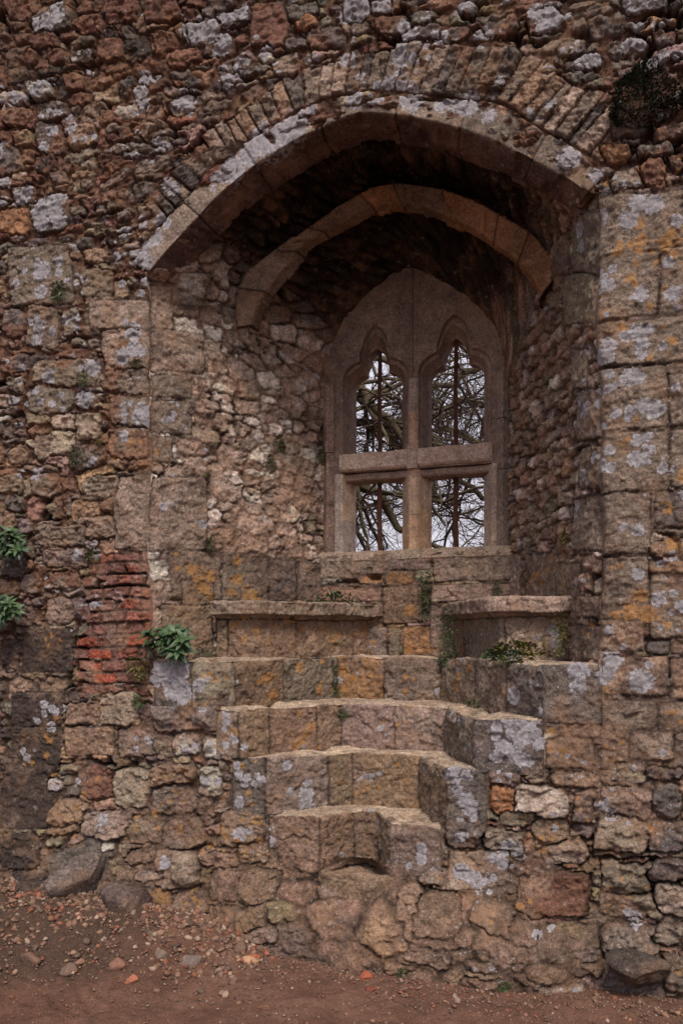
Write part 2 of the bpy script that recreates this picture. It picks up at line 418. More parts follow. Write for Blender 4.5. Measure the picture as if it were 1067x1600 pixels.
FACE += traced('''250 95 190 110 8 Gv5;110 40 160 100 r4;420 35 140 60 r3;570 60 160 115 r4;750 50 160 120 r4;920 25 110 50 r3;900 92 100 90 r3;
120 180 90 60 r4;220 195 140 90 r5;330 165 90 50 r3;430 120 120 100 r4;390 200 100 50 g4;270 265 100 80 r4;390 265 120 70 kw3;520 165 70 50 kw2;
605 155 80 70 G3;640 235 120 115 kc2;520 240 120 110 r5;770 215 130 110 r6;855 265 160 90 r5;930 150 130 110 lv4;1010 215 150 110 kv3;
270 325 200 35 kc2;70 350 150 70 kc3;20 360 50 120 r4;200 425 100 85 lv7;70 465 140 70 lv6;350 385 90 90 r5;410 335 40 40 gv3;480 370 110 70 r3;
560 320 120 60 r3;680 320 130 70 r3;840 340 120 40 G2;940 310 90 35 G2;725 362 60 35 lv2;650 430 70 60 lv3;780 425 80 50 G2;900 385 100 60 G2;
1035 330 60 30 lv2;1050 380 60 40 lv2;90 545 140 90 t6;235 525 130 100 Gw4;235 652 130 150 Gw4;110 645 110 80 t4;40 745 120 130 G4;210 765 110 100 kc5;
385 630 140 120 tw4;340 510 60 40 g2;440 500 130 60 g2;590 520 95 65 l2;500 545 70 80 r2;710 525 90 90 G2;840 490 125 90 30 gv2;620 595 65 45 t1;
525 600 80 50 g1;630 640 70 35 G1;520 645 70 50 r1;740 615 120 40 14 g1;825 650 90 50 18 G1;880 585 90 45 g1;1000 490 140 50 14 g1;960 450 150 40 g1;
980 550 120 35 12 g1;380 720 180 50 g2;540 695 130 40 gw1;700 690 130 40 G1;540 755 70 25 g0;700 755 180 70 22 g1;370 800 110 40 22 t2;270 820 80 70 G2;
400 845 70 60 g1;290 870 100 35 t1;215 880 45 45 t1;90 815 70 50 l2;25 845 60 60 Gv3;115 905 100 90 Gv3;20 940 50 50 Gv3;390 910 120 35 t1;
530 830 150 45 30 l2;510 905 90 60 G1;578 885 70 50 35 g1;660 870 100 80 G1;660 930 90 30 g1;365 980 80 60 g1;460 960 60 50 gw1;570 990 100 50 gw1;
690 990 150 50 g1;245 985 155 170 0 Gv3;70 1025 150 120 0 o5;430 1035 90 45 g1;550 1050 180 40 g1;
790 875 70 120 -42 g2;830 825 65 140 -45 g2''', 0, 0, .3374)
FACE += traced('''190 215 290 275 3 gw2;207 448 158 195 2 gw2;340 430 95 120 2 gw1;445 240 170 130 2 g1;566 270 70 100 0 t0;440 120 110 80 t2;350 100 60 90 t1;
20 170 40 80 G2;15 280 40 140 t3;70 430 90 130 G3;80 530 80 50 g2;80 620 140 90 Gw4;85 715 80 70 g3;25 790 70 80 p4;20 875 60 50 l4;15 930 40 70 G3;
75 980 110 40 G2;550 390 270 130 2 pq1;575 555 205 200 2 pq2;320 652 300 125 1 g1;575 695 200 110 2 gq1;390 785 100 90 gv1;240 790 200 130 gw1;
600 838 200 150 1 gwq1;290 890 110 70 s1;400 905 140 120 p1;280 985 110 110 s1;200 1000 90 120 g1;590 990 180 140 1 gyq1;410 1045 170 110 g1;
1 1040 60 90 t3;90 1050 80 80 t2''', 0, 360, .3374)
FACE += traced('''620 235 180 345 1 pq2;60 110 130 90 p3;200 30 180 40 g1;210 110 130 130 g2;75 195 90 80 G5;40 280 90 90 t4;330 200 90 110 g2;470 120 170 120 g2;
400 230 130 110 t1;450 310 180 120 g2;280 345 240 100 g2;300 450 230 90 g2;60 480 120 130 Gc1;290 560 180 90 g2;140 570 100 100 g1;40 590 100 70 ty3;
270 700 130 130 p2;215 880 240 200 0 kc3;50 900 80 150 0 kc3;110 720 90 110 Gc1''', 0, 720, .3374)
FACE += traced('''715 85 235 148 0 gw8;460 70 150 130 0 p5;310 90 140 90 0 t3;140 70 190 130 0 kc3;140 215 190 160 0 kcy4;110 400 190 230 0 kc4;
340 190 190 110 0 t4;520 195 150 110 0 gw2;620 215 90 100 0 g2;715 205 110 80 0 lw3;810 220 80 80 0 lw4;265 290 80 40 g3;215 350 60 60 lw3;
370 345 130 130 0 r4;280 380 70 50 G2;500 365 140 150 0 p4;655 322 165 78 2 ty7;800 345 90 120 0 lw4;665 420 170 110 0 gy5;270 460 140 100 -4 ty6;
420 500 170 110 0 p6;570 520 130 110 0 gy2;700 540 150 110 3 gy6;845 455 80 32 0 l5;920 520 178 120 -3 tyw6;260 525 130 35 0 t3;320 570 70 60 0 gy2;
430 585 60 40 0 l3;560 620 130 60 0 g4;680 665 148 148 -3 p9;590 690 110 40 0 l5;830 620 160 80 2 ty5;965 612 130 90 2 ty5;870 725 140 110 0 e5;
1000 725 150 110 0 e5;330 690 235 225 25 G5;480 790 215 150 -10 G5;620 790 110 120 0 o6;740 795 120 110 0 gy7;90 600 180 130 0 kc4;150 700 130 70 0 kc5;
100 780 160 90 0 Gc7;930 860 250 130 8 e6;1040 880 130 60 0 g7;920 940 160 50 -8 g7''', 0, 1080, .4124)
FACE += traced('''60 40 110 70 gv3;245 10 110 40 gv3;170 75 170 50 G2;220 130 170 105 G3;40 170 110 60 G3;430 100 185 140 Gv5;350 40 150 50 G3;600 20 160 50 G3;
670 70 170 50 G3;680 145 130 110 G4;890 40 210 90 Gv5;845 135 110 50 gv4;960 128 80 40 lv4;1050 125 40 30 lv3;1020 50 70 60 G4;245 222 60 30 lv2;
360 230 90 60 g2;540 235 140 80 gw4;450 325 70 35 lv2;600 310 180 80 Gw4;800 240 170 90 G4;980 190 140 80 G4;700 385 150 50 g3;900 320 130 80 Gv4;
1040 280 60 50 Gv4;760 712 150 90 14 o4;830 600 180 80 G3;945 700 180 80 G4;940 812 108 155 0 r3;1035 760 80 90 gy3;800 835 160 110 gw2;1100 820 80 90 g2''', 707, 0, .3374)
FACE += traced('''845 85 118 128 0 r6;730 60 120 60 kv3;640 100 100 70 lv3;950 40 100 60 G4;960 80 70 50 o4;930 145 80 50 G4;1020 130 120 70 G4;830 180 60 40 lv2;
750 200 60 40 lv2;895 210 90 80 gw2;725 245 70 40 lv2;770 267 90 25 gw1;965 190 30 40 gw1;800 225 100 36 G2''', 0, 0, .5)
FACE += traced('''45 35 90 70 Gv3;125 25 80 50 Gv3;230 12 90 30 G3;250 60 90 50 Gw3;155 85 120 60 G3;60 92 70 40 g2;250 108 130 50 G3;350 112 90 50 G2;470 50 130 30 G2''', 534, 0, .5)
# big quoins right of the niche
def boxes(txt, ox, oy, sc):
    out = []
    for ln in txt.strip().split(';'):
        t = ln.split()
        if not t: continue
        x0, x1, yl, yr, yl2, yr2 = [float(v) for v in t[:6]]
        out.append(([(ox+x0*sc, oy+yl*sc), (ox+x1*sc, oy+yr*sc), (ox+x1*sc, oy+yr2*sc), (ox+x0*sc, oy+yl2*sc)], t[6]))
    return out
QUOIN = boxes('''560 1250 30 -20 340 280 gy4;560 905 352 315 705 662 gy4;915 1250 310 270 655 610 gy4;560 1250 722 640 950 905 gy4;
560 955 965 935 1298 1275 gw5;965 1250 985 975 1270 1250 gw4;560 965 1312 1285 1640 1620 gw4;975 1250 1290 1270 1610 1590 gy4''', 767, 300, .2876)
QUOIN += boxes('''560 865 110 98 440 430 gw4;885 1250 98 90 300 290 Gy4;860 1010 372 372 445 445 t3;1020 1250 350 350 470 465 gy3;600 852 455 452 785 778 gyw5;
862 1250 545 540 895 895 gv4;500 830 795 795 965 960 ty4;835 970 905 905 975 985 G4;980 1250 920 915 985 985 r4;600 965 990 985 1200 1215 twv5;
970 1250 1000 995 1225 1225 ty4;605 900 1230 1235 1395 1385 g7;905 1250 1240 1235 1400 1400 gyw5;375 592 1315 1315 1432 1432 tw6;290 368 1325 1335 1410 1415 G4;
300 555 1440 1440 1600 1605 t4;598 745 1405 1400 1572 1572 ty5;755 985 1405 1400 1560 1560 p4;990 1250 1410 1405 1640 1640 Gwy4''', 767, 740, .2876)
QUOIN = [(q_, c_.replace('w', '').replace('v', '')+'q') for q_, c_ in QUOIN]
FACE += QUOIN
FACE += traced('''395 130 130 70 0 gw4;515 125 100 60 0 g3;660 137 182 56 -3 t6;850 130 180 75 0 gy4;1000 120 150 60 0 G4;380 215 100 110 0 o3;530 222 205 118 -3 l6;
690 248 88 145 -4 Gy6;845 225 210 105 -6 p6;1010 220 120 120 0 G5;430 285 150 60 0 gy3;240 360 155 82 0 G4;390 378 150 110 -12 gw5;560 330 150 100 0 gy3;
480 375 46 90 0 o2;620 420 180 90 0 p3;640 468 110 30 0 o5;830 350 190 130 -3 p7;1010 360 160 150 0 G5;870 430 300 22 0 g3;850 512 200 110 -6 gy6;
1020 490 160 100 -5 G5;580 565 275 165 -8 r7;120 510 115 60 5 gy4;290 480 225 140 0 pw4;380 562 130 40 0 g4;440 480 100 50 0 r2;740 520 50 70 0 gy3;
40 590 90 130 0 e5;160 622 170 140 0 e5;360 640 185 90 -22 g7;485 685 120 80 -15 e5;860 622 230 90 -5 gy6;1020 600 150 120 -10 p5;640 722 220 110 0 e5;
870 745 230 115 -6 g7;1010 720 120 90 -5 g5;890 905 225 165 -28 Gc5;1040 860 120 140 0 Gy7;130 752 175 60 -16 p8;330 785 130 45 -8 gw6;490 802 110 45 -5 G6;
620 905 165 55 -12 lw8;30 790 120 50 -8 e6;560 830 150 60 -14 e6;700 850 130 50 -12 e6;330 850 140 50 -8 e6;100 830 120 60 -4 e6''', 627, 1160, .4124)

LICHEN = []       # photo pixels: x y radius, on the face plane
def lich(txt, ox, oy, sc):
    v = [float(x) for x in txt.split()]
    for i in range(0, len(v), 3): LICHEN.append((ox+v[i]*sc, oy+v[i+1]*sc, v[i+2]*sc))
lich('''800 60 45 880 70 45 745 150 45 590 130 40 660 415 20 610 455 18 595 530 16 765 577 15 625 668 16 730 785 30 800 770 45 855 750 28 820 820 35 625 815 25
665 832 22 630 885 32 815 883 27 930 838 20 645 990 25 760 1000 50 800 1010 30 670 1055 20 630 1070 20 560 1110 25 880 1180 45 830 1160 35 920 1180 25 675 1203 26
755 1185 28 740 1230 18 610 1270 20 790 1350 30 850 1330 25 638 1405 28 790 1447 42 830 1387 14 870 1395 18 860 1425 15 850 1470 18 650 1500 25 1010 160 30
960 385 30 1000 1060 20 975 1325 15''', 767, 300, .2876)
lich('''715 290 20 795 310 30 910 680 35 990 650 20 1030 720 30 920 835 15 635 850 25 660 1005 45 630 1080 40 810 1130 60 715 945 18 855 1040 20 980 755 15
1015 850 12 930 1520 18 200 1380 40 160 1440 36 60 1480 36 130 1530 40 220 1390 26 40 1400 24 250 1480 24 120 1360 26 30 1540 34 200 1560 30''', 767, 740, .2876)
lich('''115 135 12 122 195 18 177 145 18 220 165 12 235 212 12 278 195 22 655 235 32 655 290 28 310 425 24 180 410 25 360 475 25 310 500 22 620 470 45 678 482 12
390 538 16 340 582 12 380 637 18 427 640 15 610 683 10 642 684 10 590 430 20 685 650 18 175 745 25 400 780 45 478 752 18 655 835 35 578 850 22 580 890 15
605 805 14 575 955 32 155 1010 15 540 130 30 640 130 50 690 150 40 280 600 14 195 490 16''', 0, 360, .3374)
lich('''540 745 55 667 818 32 190 640 15 75 500 50 170 555 35 30 490 40 120 580 12''', 707, 0, .3374)
lich('''830 450 60 920 400 50 730 530 45 670 595 15 880 430 50 950 380 30 790 480 45 700 560 20 545 590 26 520 570 22 500 690 26 440 700 24''', 0, 0, .5)
lich('''45 320 30 110 325 25 220 315 40 310 335 25 235 360 12 400 330 35 455 380 20''', 534, 0, .5)
lich('''770 980 70 720 1010 40 840 1010 40 930 1040 35 820 960 40 720 950 30''', 0, 720, .3374)
lich('''795 1135 9 815 1130 8 835 1125 8 800 1150 9 825 1150 8 775 1150 7 840 1145 6 790 1125 7 705 1215 6 715 1235 9 728 1250 13 735 1262 13 700 1210 7 730 1212 9
712 1225 7 402 1213 6 410 1218 6 367 1157 6 383 1168 8 350 1140 5 845 1160 8 812 1163 8 790 1168 6 945 1055 12 210 400 18 228 385 14 245 372 14 262 350 10
205 425 9 812 1335 9 720 1360 12 735 1368 10 790 1320 7''', 0, 0, 1.)

# ---------------------------------------------------------------- arch curves (photo pixels -> wall coordinates)
def curve(txt, d, n):
    v = np.array([float(x) for x in txt.split()]).reshape(-1, 2)
    p = np.array([px_d(x, y, d) for x, y in v])
    # Catmull-Rom through the points, then equal arc length
    q = np.vstack([2*p[0]-p[1], p, 2*p[-1]-p[-2]]); out = []
    for i in range(1, len(q)-2):
        for t in np.linspace(0, 1, 24, endpoint=False):
            a, b, c, e = q[i-1], q[i], q[i+1], q[i+2]
            out.append(.5*((2*b)+(-a+c)*t+(2*a-5*b+4*c-e)*t*t+(-a+3*b-3*c+e)*t**3))
    out.append(p[-1]); out = np.array(out)
    return resample(out, n)
def resample(p, n):
    s = np.concatenate([[0], np.cumsum(np.linalg.norm(np.diff(p, axis=0), axis=1))])
    t = np.linspace(0, s[-1], n)
    return np.stack([np.interp(t, s, p[:, k]) for k in range(p.shape[1])], -1)
NA = 420
AR_EXT = curve('209 412 232 372 277 327 324 272 380 231 436 194 492 167 560 150 640 150 720 160 787 171 840 205 888 228 949 265', 0, NA)
AR_ARR = curve('237 426 260 398 286 370 342 310 391 269 440 236 489 209 558 181 619 182 690 196 761 218 840 257 880 279 917 304', 0, NA)
AR_LOW = curve('258 441 282 412 305 387 356 334 417 284 455 258 492 235 556 209 630 211 690 224 761 248 810 272 862 301 900 329', .09, NA)
RB_A = curve('372 512 372 480 374 452 399 415 462 370 530 321 597 289 667 291 731 310 780 336 825 362 859 400 868 430', .47, NA)
RB_B = curve('391 507 402 478 425 441 470 385 537 347 590 321 660 325 727 351 770 378 806 407 840 447 846 470', .52, NA)
ZSP = float(AR_ARR[0, 1])                    # springing height of the front arch

# ---------------------------------------------------------------- wall face
z_main = np.arange(-.04, 4.86, .0052)
zz_top = np.arange(4.89, 5.8, .035)
top_arc = np.argmax(AR_ARR[:, 1]); ZA = AR_ARR[top_arc, 1]+.03; UA = AR_ARR[top_arc, 0]
MID = .02; ZSR = float(AR_ARR[-1, 1])
BANDS = [(-.04, L0, MID, MID), (L0, L1, -.395, .41), (L1, L2, -.578, .603), (L2, L3, -.66, .834), (L3, L4, -1.0, 1.057), (L4, min(ZSP, ZSR), -RU0, RU0),
         (min(ZSP, ZSR), ZA, None, None), (ZA, 4.87, UA, UA)]
def wob(z, side): return .034*fbm(np.asarray(z, float)*1.0, np.asarray(z, float)*0+side*3., 4.5, 3, 2)
RC = {-1: .085, 1: .085}; RC_D = {-1: .036, 1: .036}
def open_at(z, side):
    if side < 0:
        if z < ZSP: return -RU0
        k = AR_ARR[:top_arc+1]; o = np.interp(z, k[:, 1], k[:, 0])-.02*min(1, (ZA-z)/.05)
    else:
        if z < ZSR: return RU0
        k = AR_ARR[top_arc:][::-1]; o = np.interp(z, k[:, 1], k[:, 0])+.02*min(1, (ZA-z)/.05)
    return float(o)
extL = np.linspace(-3.6, -1.98, 150); extR = np.linspace(1.43, 3.4, 170)

def arch_polar(u, z, crv):                  # along, across distance from a curve
    idx = np.zeros(u.shape, np.int32); best = np.full(u.shape, 9., np.float32)
    sub = crv[::4]
    for i, (cu, cz) in enumerate(sub):
        d = (u-cu)**2+(z-cz)**2; m = d < best; best = np.where(m, d, best); idx = np.where(m, i, idx)
    s = np.concatenate([[0], np.cumsum(np.linalg.norm(np.diff(sub, axis=0), axis=1))])
    tg = np.gradient(sub, axis=0); tg /= np.linalg.norm(tg, axis=1, keepdims=True)
    du = u-sub[idx, 0]; dz = z-sub[idx, 1]
    al = s[idx]+du*tg[idx, 0]+dz*tg[idx, 1]; ac = -du*tg[idx, 1]+dz*tg[idx, 0]
    return al.astype(np.float32), ac.astype(np.float32), s[-1]

def in_poly(x, y, poly):
    r = np.zeros(x.shape, bool); n = len(poly)
    for i in range(n):
        x0, y0 = poly[i]; x1, y1 = poly[(i+1) % n]
        c = ((y0 > y) != (y1 > y)) & (x < (x1-x0)*(y-y0)/(y1-y0+1e-12)+x0); r ^= c
    return r
BRICK = [px_d(x, y) for x, y in ((145, 862), (180, 852), (246, 850), (250, 905), (252, 1030), (232, 1090), (112, 1092), (110, 1000), (118, 975), (135, 925))]

FACC = {0: [], 1: [], 2: []}
def build_band(side, band):
    z0, z1, ol, orr = band
    n = max(2, int(round((z1-z0)/.0052))+1); zz = np.linspace(z0, z1, n)
    if z1 > 4.8: zz = np.concatenate([zz, zz_top])
    o1 = np.array([open_at(min(z, ZA), side) if ol is None else (ol if side < 0 else orr) for z in zz])
    if z0 >= L4-1e-6 and z0 < 3.: o1 = o1+wob(zz, side)*ss(L4, L4+.05, zz)*ss(ZSP, ZSP-.1, zz)
    far = -1.97 if side < 0 else 1.42
    nc = int(max(abs(far-o1.min()), abs(far-o1.max()))/.0052)+1
    sL = np.linspace(0, 1, nc)
    if side < 0:
        U = far+(o1[:, None]-far)*sL[None]; U = np.hstack([np.repeat(extL[None], len(zz), 0), U])
    else:
        U = o1[:, None]+(far-o1[:, None])*sL[None]; U = np.hstack([U, np.repeat(extR[None], len(zz), 0)])
    Z = np.repeat(zz[:, None], U.shape[1], 1)
    M = Masonry(U, Z, 3 if side < 0 else 3); M.rowb = zz
    up = Z > 2.35+.25*fbm(U, Z, 1.3, 2, 2)
    M.fill(up, .175, .060, 1, 'ggGGtrpg', .026, .0060, .009, lim=np.abs(Z-2.35)*0+1, lich=.14)
    M.fill(~up, .17, .105, 2, 'ggtpGtge', .028, .0045, .009, lich=.06)
    tiny = fbm(U, Z, 2.6, 3, 6) > .14
    M.fill(tiny, .095, .048, 5, 'ggGtrpgt', .022, .005, .008, lich=.12)
    lowz = (Z < .50+.10*fbm(U, Z, 2, 2, 3)) & (U > -.75) & (U < .95)
    if lowz.any(): M.fill(lowz, .25, .115, 6, 'eeege', .03, .0035, .02, p=2.6); M.md[lowz] = .5
    r4 = (U < -.55) & (Z > 3.45)
    if r4.any(): M.fill(r4, .15, .10, 4, 'rrGkrgr', .036, .006, .010, lich=.12)
    M.mort[:] = np.array((.150, .074, .047))
    M.mort[Z < 1.3] = np.array((.185, .120, .088)); M.mort[(Z < .55)] = np.array((.160, .100, .070))
    # relieving arch of thin stones set on edge
    al, ac, tot = arch_polar(U, Z, AR_EXT)
    dep = .17+.012*np.sign(vn(al*14, al*0+3, 3))+.05*ss(.8, 1.9, al)
    vz = (ac > 0) & (ac < dep) & (al > .22) & (al < tot-.02)
    if vz.any():
        e, I, tx, ty = voronoi(al+.25*(M.wa-M.a)+.10*ac*np.sign(tot*.42-al), ac*0+.5*.4, .058, .4, 5, .5, 3., .3)
        # thin stones one deep
        M.e[vz] = np.minimum(np.minimum(e[vz]*2.2, (dep-ac)[vz]), (ac-.004)[vz])-.006
        M.id[vz] = I[vz]; M.tx[vz] = tx[vz]; M.ty[vz] = (ac-.1)[vz]
        k = (h1(I[vz], 1)*4.999).astype(int); cols = np.array([PAL[c] for c in 'gGgtp'], np.float32)
        M.col[vz] = cols[k]*(.75+.5*h1(I[vz], 2))[:, None]; M.rad[vz] = .014; M.prot[vz] = .02*h1(I[vz], 6)
        M.lw[vz] = np.where(h1(I[vz], 7) > .8, .33, 0); M.zone[vz] = 2
    # bricks
    wu = U+.13*fbm(U, Z, 6, 3, 5); wz = Z+.10*fbm(U, Z, 6, 3, 6)
    bz = in_poly(wu, wz, BRICK) & (fbm(U, Z, 9, 3, 3) > -.20)
    if bz.any():
        ch = .058; wbb = Z*1.+.030*fbm(U, Z, 3.5, 2, 4)+.006*fbm(U, Z, 40, 2, 4); waa = U+.008*fbm(U, Z, 30, 2, 3); row = np.floor(wbb/ch); off = (row % 2)*.09+.05*h1(row.astype(int)+90, 2)
        bw = .15; c = np.floor((waa+off)/bw)
        ea = np.minimum((waa+off)-c*bw, (c+1)*bw-(waa+off)); eb = np.minimum(wbb-row*ch, (row+1)*ch-wbb)
        I = (row*37+c+5000).astype(np.int64)
        M.e[bz] = np.minimum(ea, eb)[bz]-.0045; M.id[bz] = I[bz]; M.tx[bz] = 0; M.ty[bz] = 0
        hh = h1(I, 3)[bz]; red = np.array(PAL['b']); gr = np.array((.200, .095, .075)); sh = np.clip((hh-.60)*4, 0, 1)[:, None]
        M.col[bz] = (gr*(1-sh)+red*sh)*(.75+.4*h1(I, 4)[bz])[:, None]
        M.prot[bz] = (h1(I, 6)[bz]-.6)*.055; M.rad[bz] = .007; M.rough[bz] = .55; M.zone[bz] = 1; M.lw[bz] = 0
        M.mort[bz] = (.20, .125, .095)
    for i, (q, code) in enumerate(FACE):
        pts = [px_d(x, y) for x, y in q]
        isq = q in [k[0] for k in QUOIN] or (not any(c_ in code for c_ in '6789') and len(q) == 4 and min(abs(q[0][0]-q[1][0]), abs(q[0][1]-q[3][1])) > 42 and q[0][1] > 380)
        al2, ac2, _ = arch_polar(np.array([np.mean([p[0] for p in pts])]), np.array([np.mean([p[1] for p in pts])]), AR_EXT)
        if code[0] in 'gG' and 0 < ac2[0] < .15 and 0 < al2[0] < tot: continue
        if '9' in code: M.quad(pts, code, i+1, gap=.008, rad=.07, prot=.13); continue
        M.quad(pts, code, i+1, gap=.0035 if isq else .006, rough=.45 if isq else None, rad=.009 if isq else None, prot=(.004+.010*h1(i, 3) if isq else None))
    for (x, y, r) in LICHEN:
        u, z = px_d(x, y); M.spots.append((u, z, r/355., 'w'))
    if side < 0:
        M.random_spots(200, (-2.1, .2, 2.2, 4.9), .006, .042, 'w', 11)
        M.random_spots(70, (-2.1, -.5, .3, 2.2), .008, .03, 'w', 12)
        M.random_spots(60, (-2.1, -.4, .2, 1.9), .005, .024, 'o', 13)
    else:
        M.random_spots(170, (0, 1.5, 2.2, 4.6), .006, .040, 'w', 21)
        M.random_spots(110, (.3, 1.5, .1, 2.2), .006, .030, 'w', 22)
        M.random_spots(110, (.2, 1.5, .1, 3.2), .005, .022, 'o', 23)
    for (x, y, r) in ((1010, 960, 16), (1000, 930, 14), (985, 955, 18), (960, 960, 10), (1040, 380, 16), (1000, 375, 14), (985, 382, 8), (1050, 850, 14), (850, 1330, 6), (935, 1090, 8)):
        u, z = px_d(x, y); M.spots.append((u, z, r/380., 'o'))
    # old damp black growth low on the far left; darker towards the top
    M.dk = np.maximum(M.dk, .46*ss(-1.30, -1.70, U+.14*fbm(U, Z, 3, 3, 1))*ss(1.75, 1.35, Z)).astype(np.float32)
    M.dk = np.maximum(M.dk, .42*ss(3.7, 4.3, Z+.3*fbm(U, Z, 2, 3, 4))).astype(np.float32)
    M.smear = np.clip(.13*ss(1.5, 1.1, Z)+.34*ss(.52, .36, Z+.05*fbm(U, Z, 3, 2, 4))*ss(-.75, -.5, U)*ss(1.0, .8, U)+.06, 0, .5)
    M.smear = M.smear+.09*(M.zone == 1)
    H = M.finish(.013, .007)
    # gentle swelling of the old wall, footing and worn base
    sw = .03*fbm(U, Z, 1.1, 2, 5)
    foot = .13*ss(.42, .16, Z+.05*fbm(U, Z, 3, 2, 1))*ss(-.75, -.35, U)*ss(1.05, .75, U)+.05*ss(.3, .0, Z)
    foot = foot+.07*ss(.75, .2, Z)*ss(-.7, -1.0, U)
    scoop = .17*np.exp(-(((U-.035)/.115)**2+((Z-.33)/.085)**2)**1.4)
    H = H+foot+sw-scoop
    # fade relief to zero at the edge of the opening
    o = o1[:, None]
    dist = np.abs(U-o); f = ss(0, .018, dist) if not (ol is not None and abs(ol-orr) < 1e-6) else 1.
    H = H*f
    if z0 >= L4-1e-6:
        rc = ss(L4, L4+.04, Z)*ss(ZSP+.02, ZSP-.12, Z)
        q = np.clip(1-dist/RC[side], 0, 1); H = H-rc*RC_D[side]*(1-np.sqrt(np.clip(1-q*q, 0, 1)))
    Pp = W(U, -H, Z)
    Q = grid_quads(*U.shape); zf = M.zone[:-1, :-1]
    for k in (0, 1, 2):
        m = zf == k
        if m.sum() > 10:
            q = Q[m].reshape(-1, 4); used = np.unique(q); mp = np.zeros(U.size, np.int64); mp[used] = np.arange(len(used))
            FACC[k].append((Pp.reshape(-1, 3)[used], mp[q], M.colf.reshape(-1, 3)[used], masks(M).reshape(-1, 4)[used]))
for bd in BANDS:
    build_band(-1, bd); build_band(1, bd)
for k, nm in ((0, 'wall_face'), (1, 'brick_patch'), (2, 'relieving_arch')):
    off = 0; qs = []
    for p, q, c, m in FACC[k]: qs.append(q+off); off += len(p)
    emit_mesh(nm, np.vstack([a[0] for a in FACC[k]]), np.vstack(qs), MAS, wall, np.vstack([a[2] for a in FACC[k]]), np.vstack([a[3] for a in FACC[k]]))

# ---------------------------------------------------------------- niche: side walls and vault as one loft
RIBC = RB_A.copy(); tt = np.linspace(0, 1, NA)
RIBC[:, 1] += .05+.06*np.sin(np.pi*tt); RIBC[:, 0] += (tt-.5)*.03
BK = curve('508 600 512 565 527 522 553 482 592 446 640 420 694 442 740 474 772 512 786 560 788 600', RD, NA)
F0 = AR_ARR.copy(); F0[:, 1] += .035*np.sin(np.pi*tt)+.01
nj, nd_ = 300, 190
dd = np.concatenate([[0., 0.], np.linspace(0, RD+.10, nd_-2)])
k_ = (RU0-RU1)/RD
def bl(c0, c1, c2, d):
    D1 = .50
    if d <= D1: t = d/D1; return c0*(1-t)+c1*t
    t = min(1., (d-D1)/(RD-D1)); return c1*(1-t)+c2*t
Pn = []; An = []
for j, d in enumerate(dd):
    arc = bl(F0, RIBC, BK, d)
    uw = RU0-k_*d
    # arch springs from the splayed side walls
    g = ss(0, .16, tt)*ss(1, .84, tt)
    ua = arc[:, 0]*g+(1-g)*np.where(tt < .5, np.maximum(arc[:, 0], -uw), np.minimum(arc[:, 0], uw))
    ua = np.clip(ua, -uw-.02, uw+.02); ua[0] = -uw; ua[-1] = uw
    zl = arc[0, 1]; zr = arc[-1, 1]
    zl_ = np.linspace(L4-.03, zl, nj, endpoint=False); zr_ = np.linspace(zr, L4-.03, nj+1)[1:]
    fl = math.exp(-(d/.07)**2)
    def side_u(z, sd_):
        rc = ss(L4, L4+.04, z)*ss(ZSP+.02, ZSP-.12, z); w_ = wob(z, sd_)*ss(L4, L4+.05, z)*ss(ZSP, ZSP-.1, z)
        return uw+sd_*w_*fl, d+rc*RC_D[sd_]*fl
    lu, ld = side_u(zl_, -1); ru_, rd_ = side_u(zr_, 1)
    left = np.stack([-lu, zl_], -1); right = np.stack([ru_, zr_], -1); dl = np.concatenate([ld, np.full(NA, d), rd_])
    A = np.stack([ua, arc[:, 1]], -1)
    full = np.vstack([left, A, right])
    s = np.concatenate([[0], np.cumsum(np.linalg.norm(np.diff(A, axis=0), axis=1))])
    an = np.concatenate([left[:, 1], zl+s, 20-right[:, 1]])
    Pn.append(np.stack([full[:, 0], dl, full[:, 1]], -1)); An.append(an)
Pn = np.array(Pn).transpose(1, 0, 2); An = np.array(An).T    # rows along the curve, columns into the wall
nrow = Pn.shape[0]; ri = np.arange(nrow)
Dg = np.repeat(dd[None], nrow, 0)
M = Masonry(Dg+0*An, An, 9)
vault = ((ri >= nj) & (ri < nj+NA))[:, None] & np.ones_like(Dg, bool)
lft = (ri < nj)[:, None] & np.ones_like(vault); rgt = (ri >= nj+NA)[:, None] & np.ones_like(vault)
M.mort[:] = (.250, .150, .105)
M.fill(lft, .140, .088, 6, 'lpplgplp', .008, .0028, .008, rough=.62, jv=.38, p=2.6, jit=.9, wr=.5, lich=.0)
M.md[lft] = .22; M.smear = np.where(lft, .17, .10).astype(np.float32)
small_ = lft & (fbm(Dg, An, 5, 3, 6) > .08)
M.fill(small_, .090, .052, 4, 'lppgplpl', .007, .0028, .007, rough=.62, jv=.45, p=2.8, jit=.9, wr=.5)
M.fill(rgt, .120, .062, 7, 'gpptlppg', .026, .003, .008, jv=.6, p=3.2, jit=.9, wr=.5)
zl_d = np.array([bl(F0, RIBC, BK, d)[0, 1] for d in dd]); tot_d = np.array([np.max(An[nj:nj+NA, j])-zl_d[j] for j in range(nd_)])
sl_ = An-zl_d[None]; sr_ = tot_d[None]-sl_
near_l = vault & (sl_ < .30+.1*fbm(Dg, An, 6, 2, 2)); near_r = vault & (sr_ < .26+.1*fbm(Dg, An, 6, 2, 3)); deep = vault & ~near_l & ~near_r
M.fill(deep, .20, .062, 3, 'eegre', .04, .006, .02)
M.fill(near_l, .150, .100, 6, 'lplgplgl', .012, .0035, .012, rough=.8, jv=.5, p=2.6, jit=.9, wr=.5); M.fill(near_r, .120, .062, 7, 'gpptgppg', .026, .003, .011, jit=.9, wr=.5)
vault_shade = np.where(vault, ss(.10, .42, np.minimum(sl_, sr_)+.2*fbm(Dg, An, 5, 3, 4)), 0)
